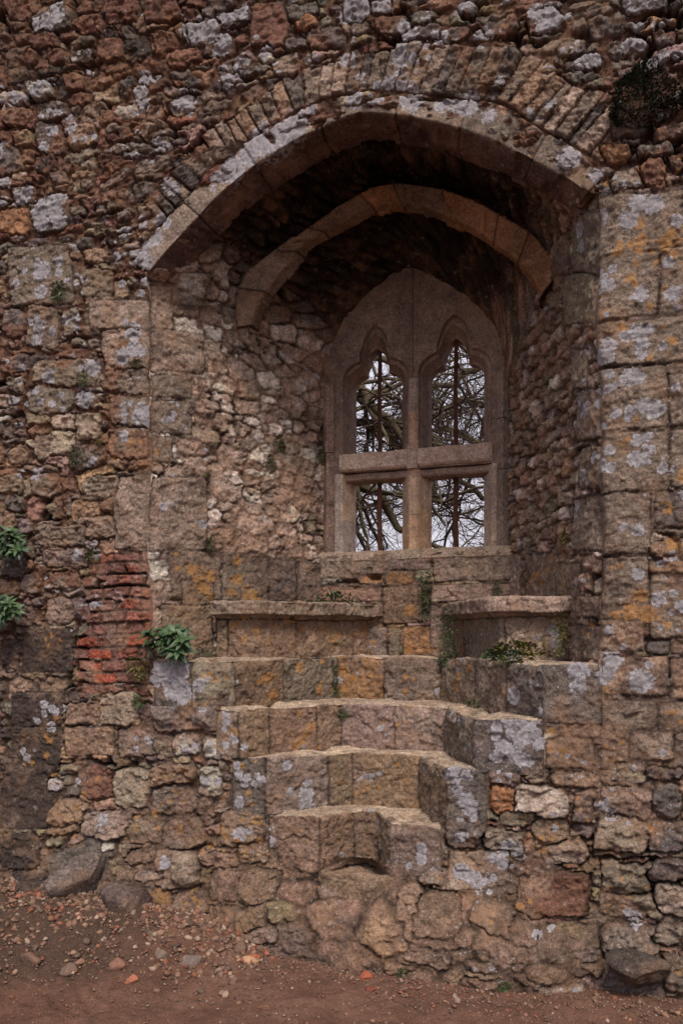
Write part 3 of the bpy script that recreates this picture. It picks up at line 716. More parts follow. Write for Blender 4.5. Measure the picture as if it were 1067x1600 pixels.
M.mort *= (1-.84*vault_shade)[..., None]; M.col *= (1-.82*vault_shade)[..., None]; M.dk = np.maximum(M.dk, .25*vault_shade).astype(np.float32)  # shade inside the vault painted into stone, mortar and dark mask
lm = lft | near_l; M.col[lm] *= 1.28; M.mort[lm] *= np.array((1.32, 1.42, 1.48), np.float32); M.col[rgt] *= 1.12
for q, code in boxes('''231 325 745 745 860 860 pq2;231 318 514 522 576 584 pq2;231 300 582 590 617 624 gq1;231 300 622 628 672 680 gwq1;231 270 678 684 718 722 gyq1;
231 272 442 448 508 516 pq1;268 318 420 426 475 480 l2;266 346 858 862 936 940 gyy2;348 419 868 872 940 940 gy1;421 463 874 876 940 940 G1;465 521 878 882 940 940 G1;
250 332 945 945 1030 1030 e1;284 333 905 910 945 945 e1''', 0, 0, 1.):
    pts = [px_rev(x, y, -1) for x, y in q]
    pts = [(max(p[0], -.05), p[1]) for p in pts]
    M.quad(pts, code, int(q[0][1]+q[0][0]), gap=.004, rough=.4, rad=.010)
for q, code in boxes('''896 941 330 326 435 425 g2;880 941 510 500 430 425 g1;893 919 545 545 607 607 p3;900 941 610 600 690 680 gw2;905 941 700 690 765 760 gw1;
896 941 780 770 860 860 g1;783 812 865 865 935 935 p1;822 866 865 865 935 935 gy1;868 905 880 880 935 935 gy0;884 902 936 936 975 975 p1;903 938 930 930 965 965 G2;
884 941 978 978 1032 1032 gc1;862 890 372 372 430 430 G4''', 0, 0, 1.):
    pts = [px_rev(x, y, 1) for x, y in q]
    pts = [(max(p[0], -.05), 20-p[1]) for p in pts]
    M.quad(pts, code, int(q[0][1]+q[0][0]), gap=.004, rough=.45, rad=.012)
for (x, y, r) in ((300, 890, 12), (310, 905, 14), (328, 900, 12), (318, 920, 12), (372, 905, 12), (395, 930, 12), (360, 925, 10), (405, 940, 8)):
    a, z = px_rev(x, y, -1); M.spots.append((a, z, r/300., 'o'))
for (x, y, r) in ((910, 385, 8), (908, 360, 9), (920, 545, 7), (915, 640, 10), (912, 600, 8), (832, 500, 5), (850, 480, 5), (900, 790, 7)):
    a, z = px_rev(x, y, 1); M.spots.append((a, 20-z, r/300., 'w'))
M.random_spots(20, (0, .9, 20-2.9, 20-1.3), .006, .02, 'w', 5); M.random_spots(26, (0, .6, 20-2.2, 20-1.3), .008, .03, 'o', 6)
M.random_spots(26, (0, .35, 1.9, 2.9), .006, .022, 'w', 7)
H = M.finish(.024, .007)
H = H*ss(0, .02, Dg)*np.where(vault, 1-.8*ss(.86, 1.0, Dg), 1.)
P = W(Pn[..., 0], Pn[..., 1], Pn[..., 2]); N = grid_normals(P)
cen = W(0., .5, 2.4)
sgn = np.sign(np.sum(N*(cen-P), -1)); sgn = np.sign(np.median(sgn)); N *= sgn
P = P+N*H[..., None]
P[:nj, 0] += np.array([-EU[0]*.03+EN[0]*.012, -EU[1]*.03+EN[1]*.012, 0]); P[nj+NA:, 0] += np.array([EU[0]*.03+EN[0]*.012, EU[1]*.03+EN[1]*.012, 0])   # tucked behind the face
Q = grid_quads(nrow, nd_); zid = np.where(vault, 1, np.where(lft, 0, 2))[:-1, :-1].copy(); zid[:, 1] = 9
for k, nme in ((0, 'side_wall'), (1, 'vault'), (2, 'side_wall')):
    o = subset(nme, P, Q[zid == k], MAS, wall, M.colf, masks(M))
    if k == 0: o['label'] = 'pale rubble side of the niche'
    if k == 2: o['label'] = 'rough red-brown rubble side of the niche'

# ---------------------------------------------------------------- arch mouldings
def moulding(name, rails, along_n, blocks, cols, seed, seg=6, mat=ASH, spots=(), gapw=.004, rel=.004, under=None):
    """rails: list of (curve[n,2], depth). Skin them in order; blocks: number of stones along."""
    prof = []; acc = []; a0 = 0
    for (c0, d0), (c1, d1) in zip(rails[:-1], rails[1:]):
        for t in np.linspace(0, 1, seg, endpoint=False):
            prof.append((c0*(1-t)+c1*t, d0*(1-t)+d1*t)); acc.append(a0+t*.08)
        a0 += .08
    prof.append(rails[-1]); acc.append(a0)
    n = len(rails[0][0])
    UU = np.array([p[0][:, 0] for p in prof]).T; ZZ = np.array([p[0][:, 1] for p in prof]).T
    DD = np.array([np.full(n, p[1]) for p in prof]).T
    c = rails[0][0]; s = np.concatenate([[0], np.cumsum(np.linalg.norm(np.diff(c, axis=0), axis=1))])
    S = np.repeat(s[:, None], len(prof), 1)
    A = np.repeat(np.array(acc)[None], n, 0)
    r = random.Random(seed)
    cuts = [0]+[s[-1]*(i+.35*(r.random()-.5))/blocks for i in range(1, blocks)]+[s[-1]]
    bid = np.searchsorted(cuts, S, side='right')
    jd = np.min(np.abs(S[..., None]-np.array(cuts)[None, None]), -1)
    P = W(UU, DD, ZZ); N = grid_normals(P); ctr = W(.02, -1.2, 2.6)
    N *= np.sign(np.median(np.sum(N*(ctr-P), -1)))
    h = rel*fbm(S, A, 14, 4, seed)*2+.003*fbm(S, A, 70, 2, seed)-.010*(1-ss(0, .008, jd))+.014*(h1(bid, 2)-.5)
    chip = ss(.18, .34, fbm(S, A, 9, 3, seed+1)); h = h-.014*chip
    P = P+N*h[..., None]
    base = np.array([PAL[x] for x in cols])
    k = (h1(bid+seed*7, 1)*.999*len(cols)).astype(int)
    col = base[k]*(.85+.3*h1(bid, 3))[..., None]*(1+.5*fbm(S, A, 5, 3, seed))[..., None]
    if under is not None:  # underside: own reddish stone, with its shade painted in as a darker tone
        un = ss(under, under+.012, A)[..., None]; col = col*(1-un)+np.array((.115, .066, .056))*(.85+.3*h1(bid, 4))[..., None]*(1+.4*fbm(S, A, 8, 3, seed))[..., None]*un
    mk = 1-ss(.002, .006, jd); col = col*(1-mk[..., None])+np.array((.045, .028, .02))*mk[..., None]
    lw = np.zeros(S.shape); lo = np.zeros(S.shape)
    for (x, y, rr) in spots:
        u, z = px_d(x, y); q = W(u, 0, z); ddm = np.linalg.norm(P-q, axis=-1); lw = np.maximum(lw, np.clip(1-ddm/(2*rr/350.), 0, 1))
    return emit_mesh(name, P, grid_quads(*S.shape).reshape(-1, 4), mat, wall, col, np.stack([mk*0, lw, lo, lw*0], -1))
def shift(c, k):                             # push a curve outward (+) from the opening
    tg = np.gradient(c, axis=0); tg /= np.linalg.norm(tg, axis=1, keepdims=True)
    nrm = np.stack([-tg[:, 1], tg[:, 0]], -1); return c+nrm*k
W2 = shift(AR_EXT, -.012+.05*fbm(tt*3, tt*0, 6, 4, 5)[:, None])-AR_EXT
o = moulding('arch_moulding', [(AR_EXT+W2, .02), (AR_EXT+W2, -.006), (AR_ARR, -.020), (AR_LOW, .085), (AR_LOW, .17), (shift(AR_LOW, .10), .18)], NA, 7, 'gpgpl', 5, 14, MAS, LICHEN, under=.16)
RLow = shift(RB_B, -.004)
moulding('vault_rib', [(shift(RB_A, .06), .62), (shift(RB_A, .003), .50), (RB_A, .47), (RB_B, .52), (RLow, .60), (shift(RB_A, .09), .68)], NA, 9, 'geoe', 8, 10, ASH)

# ---------------------------------------------------------------- steps
def offset_path(pts, n):
    p = np.array(pts, float); return resample(p, n)
def step_mesh(name, path, inner, z0, z1, joints, codes, seed, tread=True, lip=.0):
    n = int(sum(math.dist(path[i], path[i+1]) for i in range(len(path)-1))/.0052)
    # sharp corners slightly rounded
    p = resample(np.array(path, float), n)
    ker = np.ones(5)/5.; ps = p.copy()
    for k in (0, 1): ps[2:-2, k] = np.convolve(p[:, k], ker, 'valid')
    # inner edge matched piece by piece
    lens = [math.dist(path[i], path[i+1]) for i in range(len(path)-1)]; cs = np.concatenate([[0], np.cumsum(lens)])
    s = np.linspace(0, cs[-1], n); inn = np.stack([np.interp(s, cs, [q[k] for q in inner]) for k in (0, 1)], -1)
    tg = np.gradient(ps, axis=0); tg /= np.linalg.norm(tg, axis=1, keepdims=True)
    kk = np.ones(9)/9.
    tgs = tg.copy()
    for k in (0, 1): tgs[4:-4, k] = np.convolve(tg[:, k], kk, 'valid')
    tgs /= np.linalg.norm(tgs, axis=1, keepdims=True)
    nrm = np.stack([tgs[:, 1], -tgs[:, 0]], -1)            # towards the viewer (-d)
    R = .014; nR = int((z1-z0)/.0052); rows = []
    b = []; tw = []
    for i in range(nR):
        z = z0-.012+(z1-R-z0+.012)*i/(nR-1); rows.append((ps, z, nrm, 0.)); b.append(z); tw.append(0)
    for i in range(1, 7):
        t = i/6*math.pi/2
        rows.append((ps-nrm*R*(1-math.cos(t)), z1-R+R*math.sin(t), nrm*math.cos(t), math.sin(t))); b.append(z1-R+R*t*.8); tw.append(math.sin(t))
    st = ps-nrm*R
    nT = 56
    for i in range(1, nT):
        t = i/(nT-1); rows.append((st*(1-t)+inn*t, z1, nrm*0, 1.)); b.append(z1+t*.3); tw.append(1)
    B = np.repeat(np.array(b)[:, None], n, 1); S = np.repeat(s[None], len(rows), 0); T = np.array(tw)[:, None]+0*S
    UD = np.array([r[0] for r in rows]); Z = np.array([r[1]+0*s for r in rows])
    NN = np.array([r[2] for r in rows]); NZ = np.array([r[3]+0*s for r in rows])
    M = Masonry(S, B, seed)
    M.mort[:] = (.16, .10, .07)
    pxs = np.array([533.5+FPX*(U0[0]+EU[0]*q[0]+EN[0]*q[1])/(U0[1]+EU[1]*q[0]+EN[1]*q[1]) for q in ps])
    js = [0]+[float(s[np.argmin(np.abs(pxs-x))]) for x in joints]+[s[-1]]
    js = sorted(js)
    for i in range(len(js)-1):
        M.quad([(js[i]+.0015, z0-.02), (js[i+1]-.0015, z0-.02), (js[i+1]-.0015, z1+.05), (js[i]+.0015, z1+.05)], codes[i % len(codes)], seed*20+i, gap=.004, rough=.5, rad=.008, prot=.004*(i % 3))
    tm = T > .5
    M.e[tm] = .05; M.id[tm] = 77; M.prot[tm] = .0; M.rough[tm] = .35; M.rad[tm] = .01
    M.tx[tm] = 0; M.ty[tm] = 0
    mixc = ss(.55, 1, T)[..., None]
    M.col = (M.col*(1-mixc)+np.array(PAL['e' if seed == 46 else 's'])*(1+.5*fbm(UD[..., 0], UD[..., 1], 7, 3, seed))[..., None]*mixc).astype(np.float32)
    M.spots = [q for q in M.spots if q[1] < z1]
    M.spots = [] if seed == 46 else M.spots
    if seed != 46: M.random_spots(18, (0, s[-1], z0, z1), .005, .018, 'o', seed)
    if seed != 46: M.random_spots(30, (0, s[-1], z0, z1), .005, .020, 'w', seed+1)
    M.rowb = None; M.b = M.b
    H = M.finish(.012, .005)
    P0 = W(UD[..., 0], UD[..., 1], Z)
    for (x, y, r) in LICHEN:
        if y < 1025: continue
        u, z = px_d(x, y); q = W(u, 0, z); dm = np.linalg.norm(P0-q, axis=-1); M.lw = np.maximum(M.lw, np.clip(1-dm/(2*r/360.), 0, 1)*(T < .7))
    wear = -.030*ss(.0, .40, fbm(UD[..., 0], UD[..., 1], 4, 3, seed+2))*T
    edge = (B-z1) # tread distance
    chip = -.026*ss(.04, .28, fbm(S, B*0+seed, 8, 4, seed+5))*np.exp(-((B-z1)/.03)**2)
    H = H+chip
    en = ss(0, .012, S)*ss(0, .012, s[-1]-S); H = H*en
    dU = NN[..., 0]*H; dD = NN[..., 1]*H
    P = W(UD[..., 0]+dU, UD[..., 1]+dD, Z+NZ*(H*.6+wear))
    return emit_mesh(name, P, grid_quads(*S.shape).reshape(-1, 4), MAS, wall, M.colf, masks(M))
step_mesh('step', [(-.395, 0), (-.14, 0), (-.03, .2), (.064, .2), (.18, 0), (.41, 0)],
          [(-.42, .03), (-.30, .12), (-.10, .32), (.234, .32), (.34, .16), (.44, .03)], L0-.15, L1, [500, 555, 592, 609], ['e', 'e', 'e', 'e', 'gw'], 41)
step_mesh('step', [(-.578, 0), (-.40, 0), (-.10, .3), (.234, .3), (.43, 0), (.603, 0)],
          [(-.58, .03), (-.45, .15), (-.21, .48), (.316, .48), (.46, .22), (.56, .03)], L1, L2, [414, 512, 550, 655, 697], ['Gwy', 'gw', 'e', 'e', 'e', 'Gw'], 42)
step_mesh('step', [(-.66, 0), (-.53, 0), (-.21, .46), (.316, .46), (.55, 0), (.834, 0)],
          [(-.68, .03), (-.58, .20), (-.33, .79), (.22, .79), (.55, .42), (.85, .03)], L2, L3, [373, 421, 495, 534, 617, 695, 739], ['gyw', 'e', 'ey', 'e', 'p', 'p', 'g', 'Gvw'], 43)
step_mesh('step', [(-1.0, 0), (-.66, 0), (-.33, .77), (.22, .77), (.834, 0), (1.057, 0)],
          [(-1.06, .02), (-.80, .3), (-.40, 1.06), (.40, 1.06), (.85, .3), (1.06, .02)], L3, L4, [300, 367, 443, 527, 600, 689, 742, 792], ['Gv', 'gy', 'ey', 'gy', 'oy', 'gy', 'gy', 'g', 'Gw'], 44)
# little worn floor at the foot of the steps
step_mesh('worn_foothold', [(-.17, -.02), (-.08, -.045), (.02, -.03), (.12, -.045), (.21, -.02)],
          [(-.15, .03), (-.07, .12), (0.01, .22), (.09, .16), (.2, .03)], .22, L0-.045, [], ['e'], 46)

def frame_mesh(name, verts, faces, mat, parent, colr, var=.25):
    co = np.array(verts, float); P = W(co[:, 0], co[:, 1], co[:, 2])
    me = bpy.data.meshes.new(name); me.from_pydata([P3(p) for p in P], [], faces); me.validate()
    ca = me.color_attributes.new('col', 'FLOAT_COLOR', 'POINT'); cb = me.color_attributes.new('msk', 'FLOAT_COLOR', 'POINT')
    cc = np.ones((len(co), 4), np.float32)
    cc[:, :3] = np.array(colr)*(1+var*fbm(co[:, 0]+co[:, 1]*3, co[:, 2], 3.5, 3, 3))[:, None]
    ca.data.foreach_set('color', cc.ravel()); cb.data.foreach_set('color', np.zeros((len(co), 4), np.float32).ravel())
    me.materials.append(mat); o = bpy.data.objects.new(name, me); C.objects.link(o); o.parent = parent
    bm = bmesh.new(); bm.from_mesh(me); bmesh.ops.recalc_face_normals(bm, faces=bm.faces); bm.to_mesh(me); bm.free()
    return o
# ---------------------------------------------------------------- seats
def bench(path, z0, z1, seed, joints, codes, breaks):
    OV = .060
    prof = [(-OV, z0-.01)]
    for t in np.linspace(0, 1, 36): prof.append((-OV, z0-.01+(.175+.01)*t))
    for t in np.linspace(0, 1, 16)[1:]: prof.append((-OV+(OV-.015)*(1-math.cos(t*math.pi/2)), z0+.175+.040*math.sin(t*math.pi/2)))
    for t in np.linspace(0, 1, 5)[1:]: prof.append((-.015+.015*t, z0+.215+.002*t))
    for t in np.linspace(0, 1, 9)[1:]: prof.append((0, z0+.217+(z1-.006-z0-.217)*t))
    prof.append((-.003, z1-.001))
    for t in np.linspace(0, 1, 40)[1:]: prof.append((-.006-.42*t, z1))
    L = [math.dist(path[i], path[i+1]) for i in range(len(path)-1)]; cs = np.concatenate([[0], np.cumsum(L)])
    n = int(cs[-1]/.0055)
    p = np.array(path, float)
    # mitred offsets
    segn = []
    for i in range(len(p)-1):
        t = (p[i+1]-p[i])/L[i]; segn.append(np.array([t[1], -t[0]]))
    vn_ = [segn[0]]
    for i in range(1, len(p)-1):
        m = segn[i-1]+segn[i]; m /= np.dot(m, segn[i]); vn_.append(m)
    vn_.append(segn[-1]); vn_ = np.array(vn_)
    s = np.linspace(0, cs[-1], n)
    base = np.stack([np.interp(s, cs, p[:, k]) for k in (0, 1)], -1)
    nr = np.stack([np.interp(s, cs, vn_[:, k]) for k in (0, 1)], -1)
    UD = np.array([base+nr*o_ for o_, z in prof]); Z = np.array([np.full(n, z) for o_, z in prof])
    S = np.repeat(s[None], len(prof), 0)
    acc = np.concatenate([[0], np.cumsum([math.dist(prof[i], prof[i+1]) for i in range(len(prof)-1)])]); B = np.repeat(acc[:, None], n, 1)
    top = (Z >= z1-.002)
    M = Masonry(S, B, seed); M.mort[:] = (.13, .085, .06)
    pxs = np.array([533.5+FPX*(U0[0]+EU[0]*q[0]+EN[0]*q[1])/(U0[1]+EU[1]*q[0]+EN[1]*q[1]) for q in base])
    js = sorted([0]+[float(s[np.argmin(np.abs(pxs-x))]) for x in joints]+[s[-1]])
    for i in range(len(js)-1):
        M.quad([(js[i], -.02), (js[i+1], -.02), (js[i+1], .203), (js[i], .203)], codes[i % len(codes)], seed*30+i, gap=.0035, rough=.45, rad=.007, prot=.003*(i % 2))
    for i, (x0, x1) in enumerate(((0, .42), (.42, 1.))):
        M.quad([(cs[-1]*x0, .205), (cs[-1]*x1, .205), (cs[-1]*x1, 1.), (cs[-1]*x0, 1.)], 'p', seed*30+20+i, gap=.003, rough=.6, rad=.005, prot=.002)
    tp = np.clip((B-.33)/.05, 0, 1)[..., None]; M.col = (M.col*(1-tp*.6)+np.array(PAL['s'])*tp*.6).astype(np.float32)
    M.random_spots(14, (0, cs[-1], .0, .22), .006, .03, 'o', seed); M.random_spots(8, (0, cs[-1], .0, .3), .005, .015, 'w', seed+1)
    H = M.finish(.010, .005)
    # broken slab edge
    sn = np.abs(S-cs[1])
    lipm = ss(.21, .27, B)*ss(.42, .36, B)
    br = ss(.05, .22, fbm(S, B*.0+3.1, 7, 4, seed+3))
    H = H-br*lipm*breaks*(.022+.03*fbm(S, B, 25, 3, seed))
    N2 = nr/np.linalg.norm(nr, axis=1, keepdims=True)
    P = W(UD[..., 0]+np.where(top, 0, 1)*N2[None, :, 0]*H, UD[..., 1]+np.where(top, 0, 1)*N2[None, :, 1]*H, Z+np.where(top, H*.4-.001, -.3*br*lipm*.02))
    return emit_mesh('bench_seat', P, grid_quads(*S.shape).reshape(-1, 4), MAS, wall, M.colf, masks(M))
o = bench([(-.835, .26), (-.567, .26), (-.144, 1.06)], L4, SEAT, 51, [350, 468, 560], ['e', 'ty', 'ty', 'ty'], 1.); o['label'] = 'longer seat slab with a broken moulded edge'
frame_mesh('seat_end', [(-.836, .262, L4-.005), (-.836, .322, L4-.005), (-.836, .322, L4+.175), (-.836, .300, L4+.205), (-.836, .262, L4+.218), (-.836, .262, SEAT-.004), (-.836, .62, SEAT-.004), (-.836, .62, L4-.005)],
           [(1, 2, 3, 4, 5, 6, 7)], MAS, wall, PAL['e'])
o = bench([(.144, 1.06), (.567, .26), (.93, .26)], L4, SEAT, 52, [709, 775], ['e', 'g', 'pw'], .45); o['label'] = 'shorter corner seat slab'

# ---------------------------------------------------------------- wall under the window
def flat_patch(name, u0, u1, z0, z1, d, blocks, fillpal, seed, sx=.14, sy=.08, hollow=None):
    us = np.arange(u0, u1, .0055); zs = np.arange(z0, z1, .0055)
    U, Z = np.meshgrid(us, zs); M = Masonry(U, Z, seed); M.rowb = zs; M.mort[:] = (.20, .12, .08)
    M.fill(np.ones_like(U, bool), sx, sy, seed, fillpal, .02, .005, .016)
    for i, (q, code) in enumerate(blocks):
        M.quad([px_d(x, y, d) for x, y in q], code, seed*40+i, gap=.0035, rough=.45, rad=.008)
    M.random_spots(16, (u0, u1, z0, z1-.1), .008, .04, 'o', seed)
    H = M.finish(.014, .005)
    if hollow:
        for (x, y, ru, rz, dep) in hollow:
            cu, cz = px_d(x, y, d); H = H-dep*np.clip(1.6-1.6*np.sqrt(((U-cu)/ru)**2+((Z-cz)/rz)**2)+fbm(U, Z, 30, 3, 2), 0, 1)
    return emit_mesh(name, W(U, d-H, Z), grid_quads(*U.shape).reshape(-1, 4), MAS, wall, M.colf, masks(M))
flat_patch('wall_below_window', -.56, .56, L4-.03, 1.845, 1.00, boxes('''500 600 868 868 903 905 p1;600 672 868 868 890 890 p1;676 800 868 866 910 906 p1;
560 600 898 898 912 912 o0;602 645 893 893 915 915 o0;500 595 916 918 940 940 ty0;598 660 917 915 975 972 e2;672 800 914 910 942 936 p2;
525 590 945 945 975 975 ty1;566 604 980 980 1028 1028 gy1;606 626 980 980 1028 1028 gy1;629 690 978 978 1028 1028 oy1;672 720 945 945 1028 1028 g1''', 0, 0, 1.),
 'tgpe', 61, hollow=[(585, 902, .05, .022, .06), (548, 910, .05, .012, .03)])

# ---------------------------------------------------------------- traceried window
WD = 1.04
def bez_outline(cx, hw, z0, zs, zap, n=10):
    """right half going up from the sill to the apex, then mirrored; trefoil-headed with an ogee tip"""
    hgt = zap-zs
    pts = [(hw, z0), (hw, zs)]
    def arc(p0, p1, bulge, k=n):
        p0 = np.array(p0); p1 = np.array(p1); m = (p0+p1)/2; d = p1-p0; nn = np.array([d[1], -d[0]]); c = m+nn*bulge*2
        return [tuple((1-t)**2*p0+2*t*(1-t)*c+t*t*p1) for t in np.linspace(0, 1, k+1)[1:]]
    cusp = (hw*.46, zs+hgt*.44)
    pts += arc((hw, zs), cusp, .24)
    pts += arc(cusp, (hw*.40, zs+hgt*.66), .12, 6)
    pts += arc((hw*.40, zs+hgt*.66), (0, zap), .13)
    left = [(-x, z) for x, z in pts[:-1]][::-1]
    full = pts+left
    return np.array([(cx+x, z) for x, z in full])
def densify(p, n):
    q = np.vstack([p, p[:1]]); return resample(q, n+1)[:-1]
LIGHTS = [(-.222, .194, -.240, .153), (.232, .204, .221, .157)]     # outer centre, half; inner centre, half
win = bpy.data.objects.new('window', None); C.objects.link(win); win.parent = wall; win['label'] = 'two-light traceried window with a stone transom'
ZT = 2.44
def head_piece(uL, uR, lt, colr):
    """front plate with a traceried hole, splayed edge and straight rear edge"""
    oc, oh, ic, ih = lt
    N = 120
    outer = densify(bez_outline(oc, oh, ZT-.10, 2.80, 3.150), N); mid = densify(bez_outline(oc*.5+ic*.5, oh*.5+ih*.5+.002, ZT-.07, 2.795, 3.105), N)
    inner = densify(bez_outline(ic, ih, ZT-.02, 2.785, 3.045), N)
    V = []; F = []
    zt = lambda u: 3.50
    # plate corners
    rect = [(uL, ZT-.12), (uR, ZT-.12), (uR, 3.50), (uL, 3.50)]
    def plate(d, hole, flip):
        b = len(V)
        for u, z in rect: V.append((u, d, z))
        for u, z in hole: V.append((u, d, z))
        tr = tessellate_polygon([[Vector((u, z, 0)) for u, z in rect], [Vector((u, z, 0)) for u, z in hole]])
        for t in tr: F.append([b+i for i in t])
        return b
    b0 = plate(WD, outer, False)
    ho = b0+4
    rings = [(outer, WD), (outer*.72+mid*.28, WD+.028), (mid, WD+.034), (inner*.75+mid*.25, WD+.085), (inner, WD+.092), (inner, WD+.17)]
    prev = ho
    for c, d in rings[1:]:
        st = len(V)
        for u, z in c: V.append((u, d, z))
        for i in range(N):
            j = (i+1) % N; F.append([prev+i, prev+j, st+j, st+i])
        prev = st
    b = len(V)
    for u, z in rect: V.append((u, WD+.17, z))
    tr = tessellate_polygon([[Vector((u, z, 0)) for u, z in rect], [Vector((u, z, 0)) for u, z in inner]])
    mp = lambda i: b+i if i < 4 else prev+i-4
    for t in tr: F.append([mp(i) for i in t])
    for i in range(4):
        j = (i+1) % 4; F.append([b0+i, b0+j, b+j, b+i])
    return frame_mesh('tracery_head', V, F, ASH, win, colr, .45)
head_piece(-.56, -.0015, LIGHTS[0], (.190, .135, .108))
head_piece(.0015, .56, LIGHTS[1], (.215, .152, .122))
def box_frame(name, u0, u1, d0, d1, z0, z1, colr, ch=.0, parent=win, mat=ASH, jog=0.):
    """bar with chamfered long front edges"""
    if u1-u0 < z1-z0:
        sec = [(u0, d1), (u0, d0+ch), (u0+ch, d0), (u1-ch, d0), (u1, d0+ch), (u1, d1)]
        nz = max(2, int((z1-z0)/.02)); V = []; F = []
        for i in range(nz):
            z = z0+(z1-z0)*i/(nz-1)
            for a, b in sec: V.append((a+.0015*math.sin(z*37+u0*9), b+.002*math.sin(z*23+u1*5), z))
        k = len(sec)
        for i in range(nz-1):
            for j in range(k): F.append([i*k+j, i*k+(j+1) % k, (i+1)*k+(j+1) % k, (i+1)*k+j])
        F.append(list(range(k))[::-1]); F.append([(nz-1)*k+j for j in range(k)])
    else:
        sec = [(z0, d1), (z0, d0+ch), (z0+ch, d0), (z1-ch*.4, d0), (z1, d0+ch*2.5), (z1, d1)]
        nu = max(2, int((u1-u0)/.02)); V = []; F = []
        for i in range(nu):
            u = u0+(u1-u0)*i/(nu-1)
            for a, b in sec: V.append((u, b+.002*math.sin(u*31), a+.0015*math.sin(u*27+z0)+jog*(u-u0)))
        k = len(sec)
        for i in range(nu-1):
            for j in range(k): F.append([i*k+j, i*k+(j+1) % k, (i+1)*k+(j+1) % k, (i+1)*k+j])
        F.append(list(range(k))[::-1]); F.append([(nu-1)*k+j for j in range(k)])
    return frame_mesh(name, V, F, mat, parent, colr)
ORG = (.46, .30, .19); PNK = (.38, .29, .22); BUF = (.46, .33, .24); GRY = (.33, .27, .235)
# lower lights: frame members around two rectangular openings (front opening, splay, rear opening)
def splay(uf, ur, z0, z1, colr, zr0=None, zr1=None):
    """vertical member whose splay runs from the front edge uf (depth WD) to the rear edge ur (depth WD+.09)"""
    V = []; F = []; nz = max(3, int((z1-z0)/.03))
    for i in range(nz):
        z = z0+(z1-z0)*i/(nz-1); w = .0015*math.sin(z*41+uf*7)
        sgn = 1 if ur > uf else -1
        for a, b in ((uf-sgn*.012, WD+.15), (uf-sgn*.012, WD-.0005), (uf, WD-.0005), (uf+(ur-uf)*.35, WD+.028), (uf+(ur-uf)*.4, WD+.04), (ur+w, WD+.088), (ur+w, WD+.165)): V.append((a, b, z))
    k = 7
    for i in range(nz-1):
        for j in range(k): F.append([i*k+j, i*k+(j+1) % k, (i+1)*k+(j+1) % k, (i+1)*k+j])
    F.append(list(range(k))[::-1]); F.append([(nz-1)*k+j for j in range(k)])
    return frame_mesh('jamb', V, F, ASH, win, colr)
ZB = 1.835
for (oc, oh, ic, ih), cs_ in zip(LIGHTS, ((GRY, BUF, ORG, PNK), (ORG, BUF, PNK, GRY))):
    zm = 2.05+.06*(oc > 0)
    splay(oc-oh, ic-ih, ZB, zm, cs_[0]); splay(oc-oh, ic-ih, zm+.002, 2.315, cs_[1])
    splay(oc+oh, ic+ih, ZB, zm-.04, cs_[2]); splay(oc+oh, ic+ih, zm-.038, 2.315, cs_[3])
# solid jambs outside the lights
box_frame('jamb', -.56, -.414, WD, WD+.16, ZB, 2.318, GRY, .004); box_frame('jamb', .434, .56, WD, WD+.16, ZB, 2.318, PNK, .004)
box_frame('mullion', -.030, .030, WD-.012, WD+.155, ZB, 2.06, (.46, .30, .20), .012)
box_frame('mullion', -.030, .030, WD-.012, WD+.155, 2.062, 2.315, (.44, .31, .22), .012)
box_frame('mullion', -.029, .029, WD-.034, WD+.155, 2.316, 2.436, (.42, .32, .26), .010)
box_frame('mullion', -.029, .029, WD-.012, WD+.155, 2.437, 2.64, (.42, .28, .19), .012)
box_frame('mullion', -.029, .029, WD-.010, WD+.10, 2.642, 2.82, (.36, .28, .23), .012)
box_frame('transom', -.430, -.029, WD-.022, WD+.17, 2.326, 2.428, (.44, .33, .265), .012)
box_frame('transom', .029, .443, WD-.020, WD+.17, 2.329, 2.431, (.43, .32, .26), .012)
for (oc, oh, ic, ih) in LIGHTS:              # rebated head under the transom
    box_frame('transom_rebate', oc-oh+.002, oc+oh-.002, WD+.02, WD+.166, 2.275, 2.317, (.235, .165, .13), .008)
box_frame('sill', -.56, .005, WD-.045, WD+.18, 1.80, 1.868, (.33, .26, .20), .014)
box_frame('sill', .007, .56, WD-.047, WD+.18, 1.803, 1.871, (.35, .27, .205), .014)
for sgn_, cc_ in ((-1, (.28, .19, .155)), (1, (.28, .21, .175))):   # upright jamb stones beside the frame
    a, b = sorted((sgn_*.465, sgn_*.530))
    zc = [ZB-.05, 2.14, 2.44, 2.83] if sgn_ < 0 else [ZB-.05, 2.28, 2.55, 2.80]
    for i in range(3): box_frame('jamb_stone', a, b, WD-.04+.006*(i % 2), WD+.05, zc[i], zc[i+1]-.004, tuple(x*(.8+.12*i) for x in cc_), .026, mat=MAS)
# iron bars
for u, zt in ((-.234, 3.10), (.213, 3.10)):
    for z0, z1, w in ((1.862, 2.30, .0145), (2.42, zt, .0125)):
        V = []; F = []; nz = 24
        for i in range(nz):
            z = z0+(z1-z0)*i/(nz-1)
            for k in range(8):
                t = 2*math.pi*k/8; rr = w*(1+.12*math.sin(z*90+k)+.08*math.sin(z*33))
                V.append((u+.002*math.sin(z*11)+rr*math.cos(t), WD+.125+rr*math.sin(t), z))
        for i in range(nz-1):
            for k in range(8): F.append([i*8+k, i*8+(k+1) % 8, (i+1)*8+(k+1) % 8, (i+1)*8+k])
        F.append(list(range(8))[::-1]); F.append([(nz-1)*8+k for k in range(8)])
        frame_mesh('iron_bar', V, F, IRON, win, (.1, .04, .02))

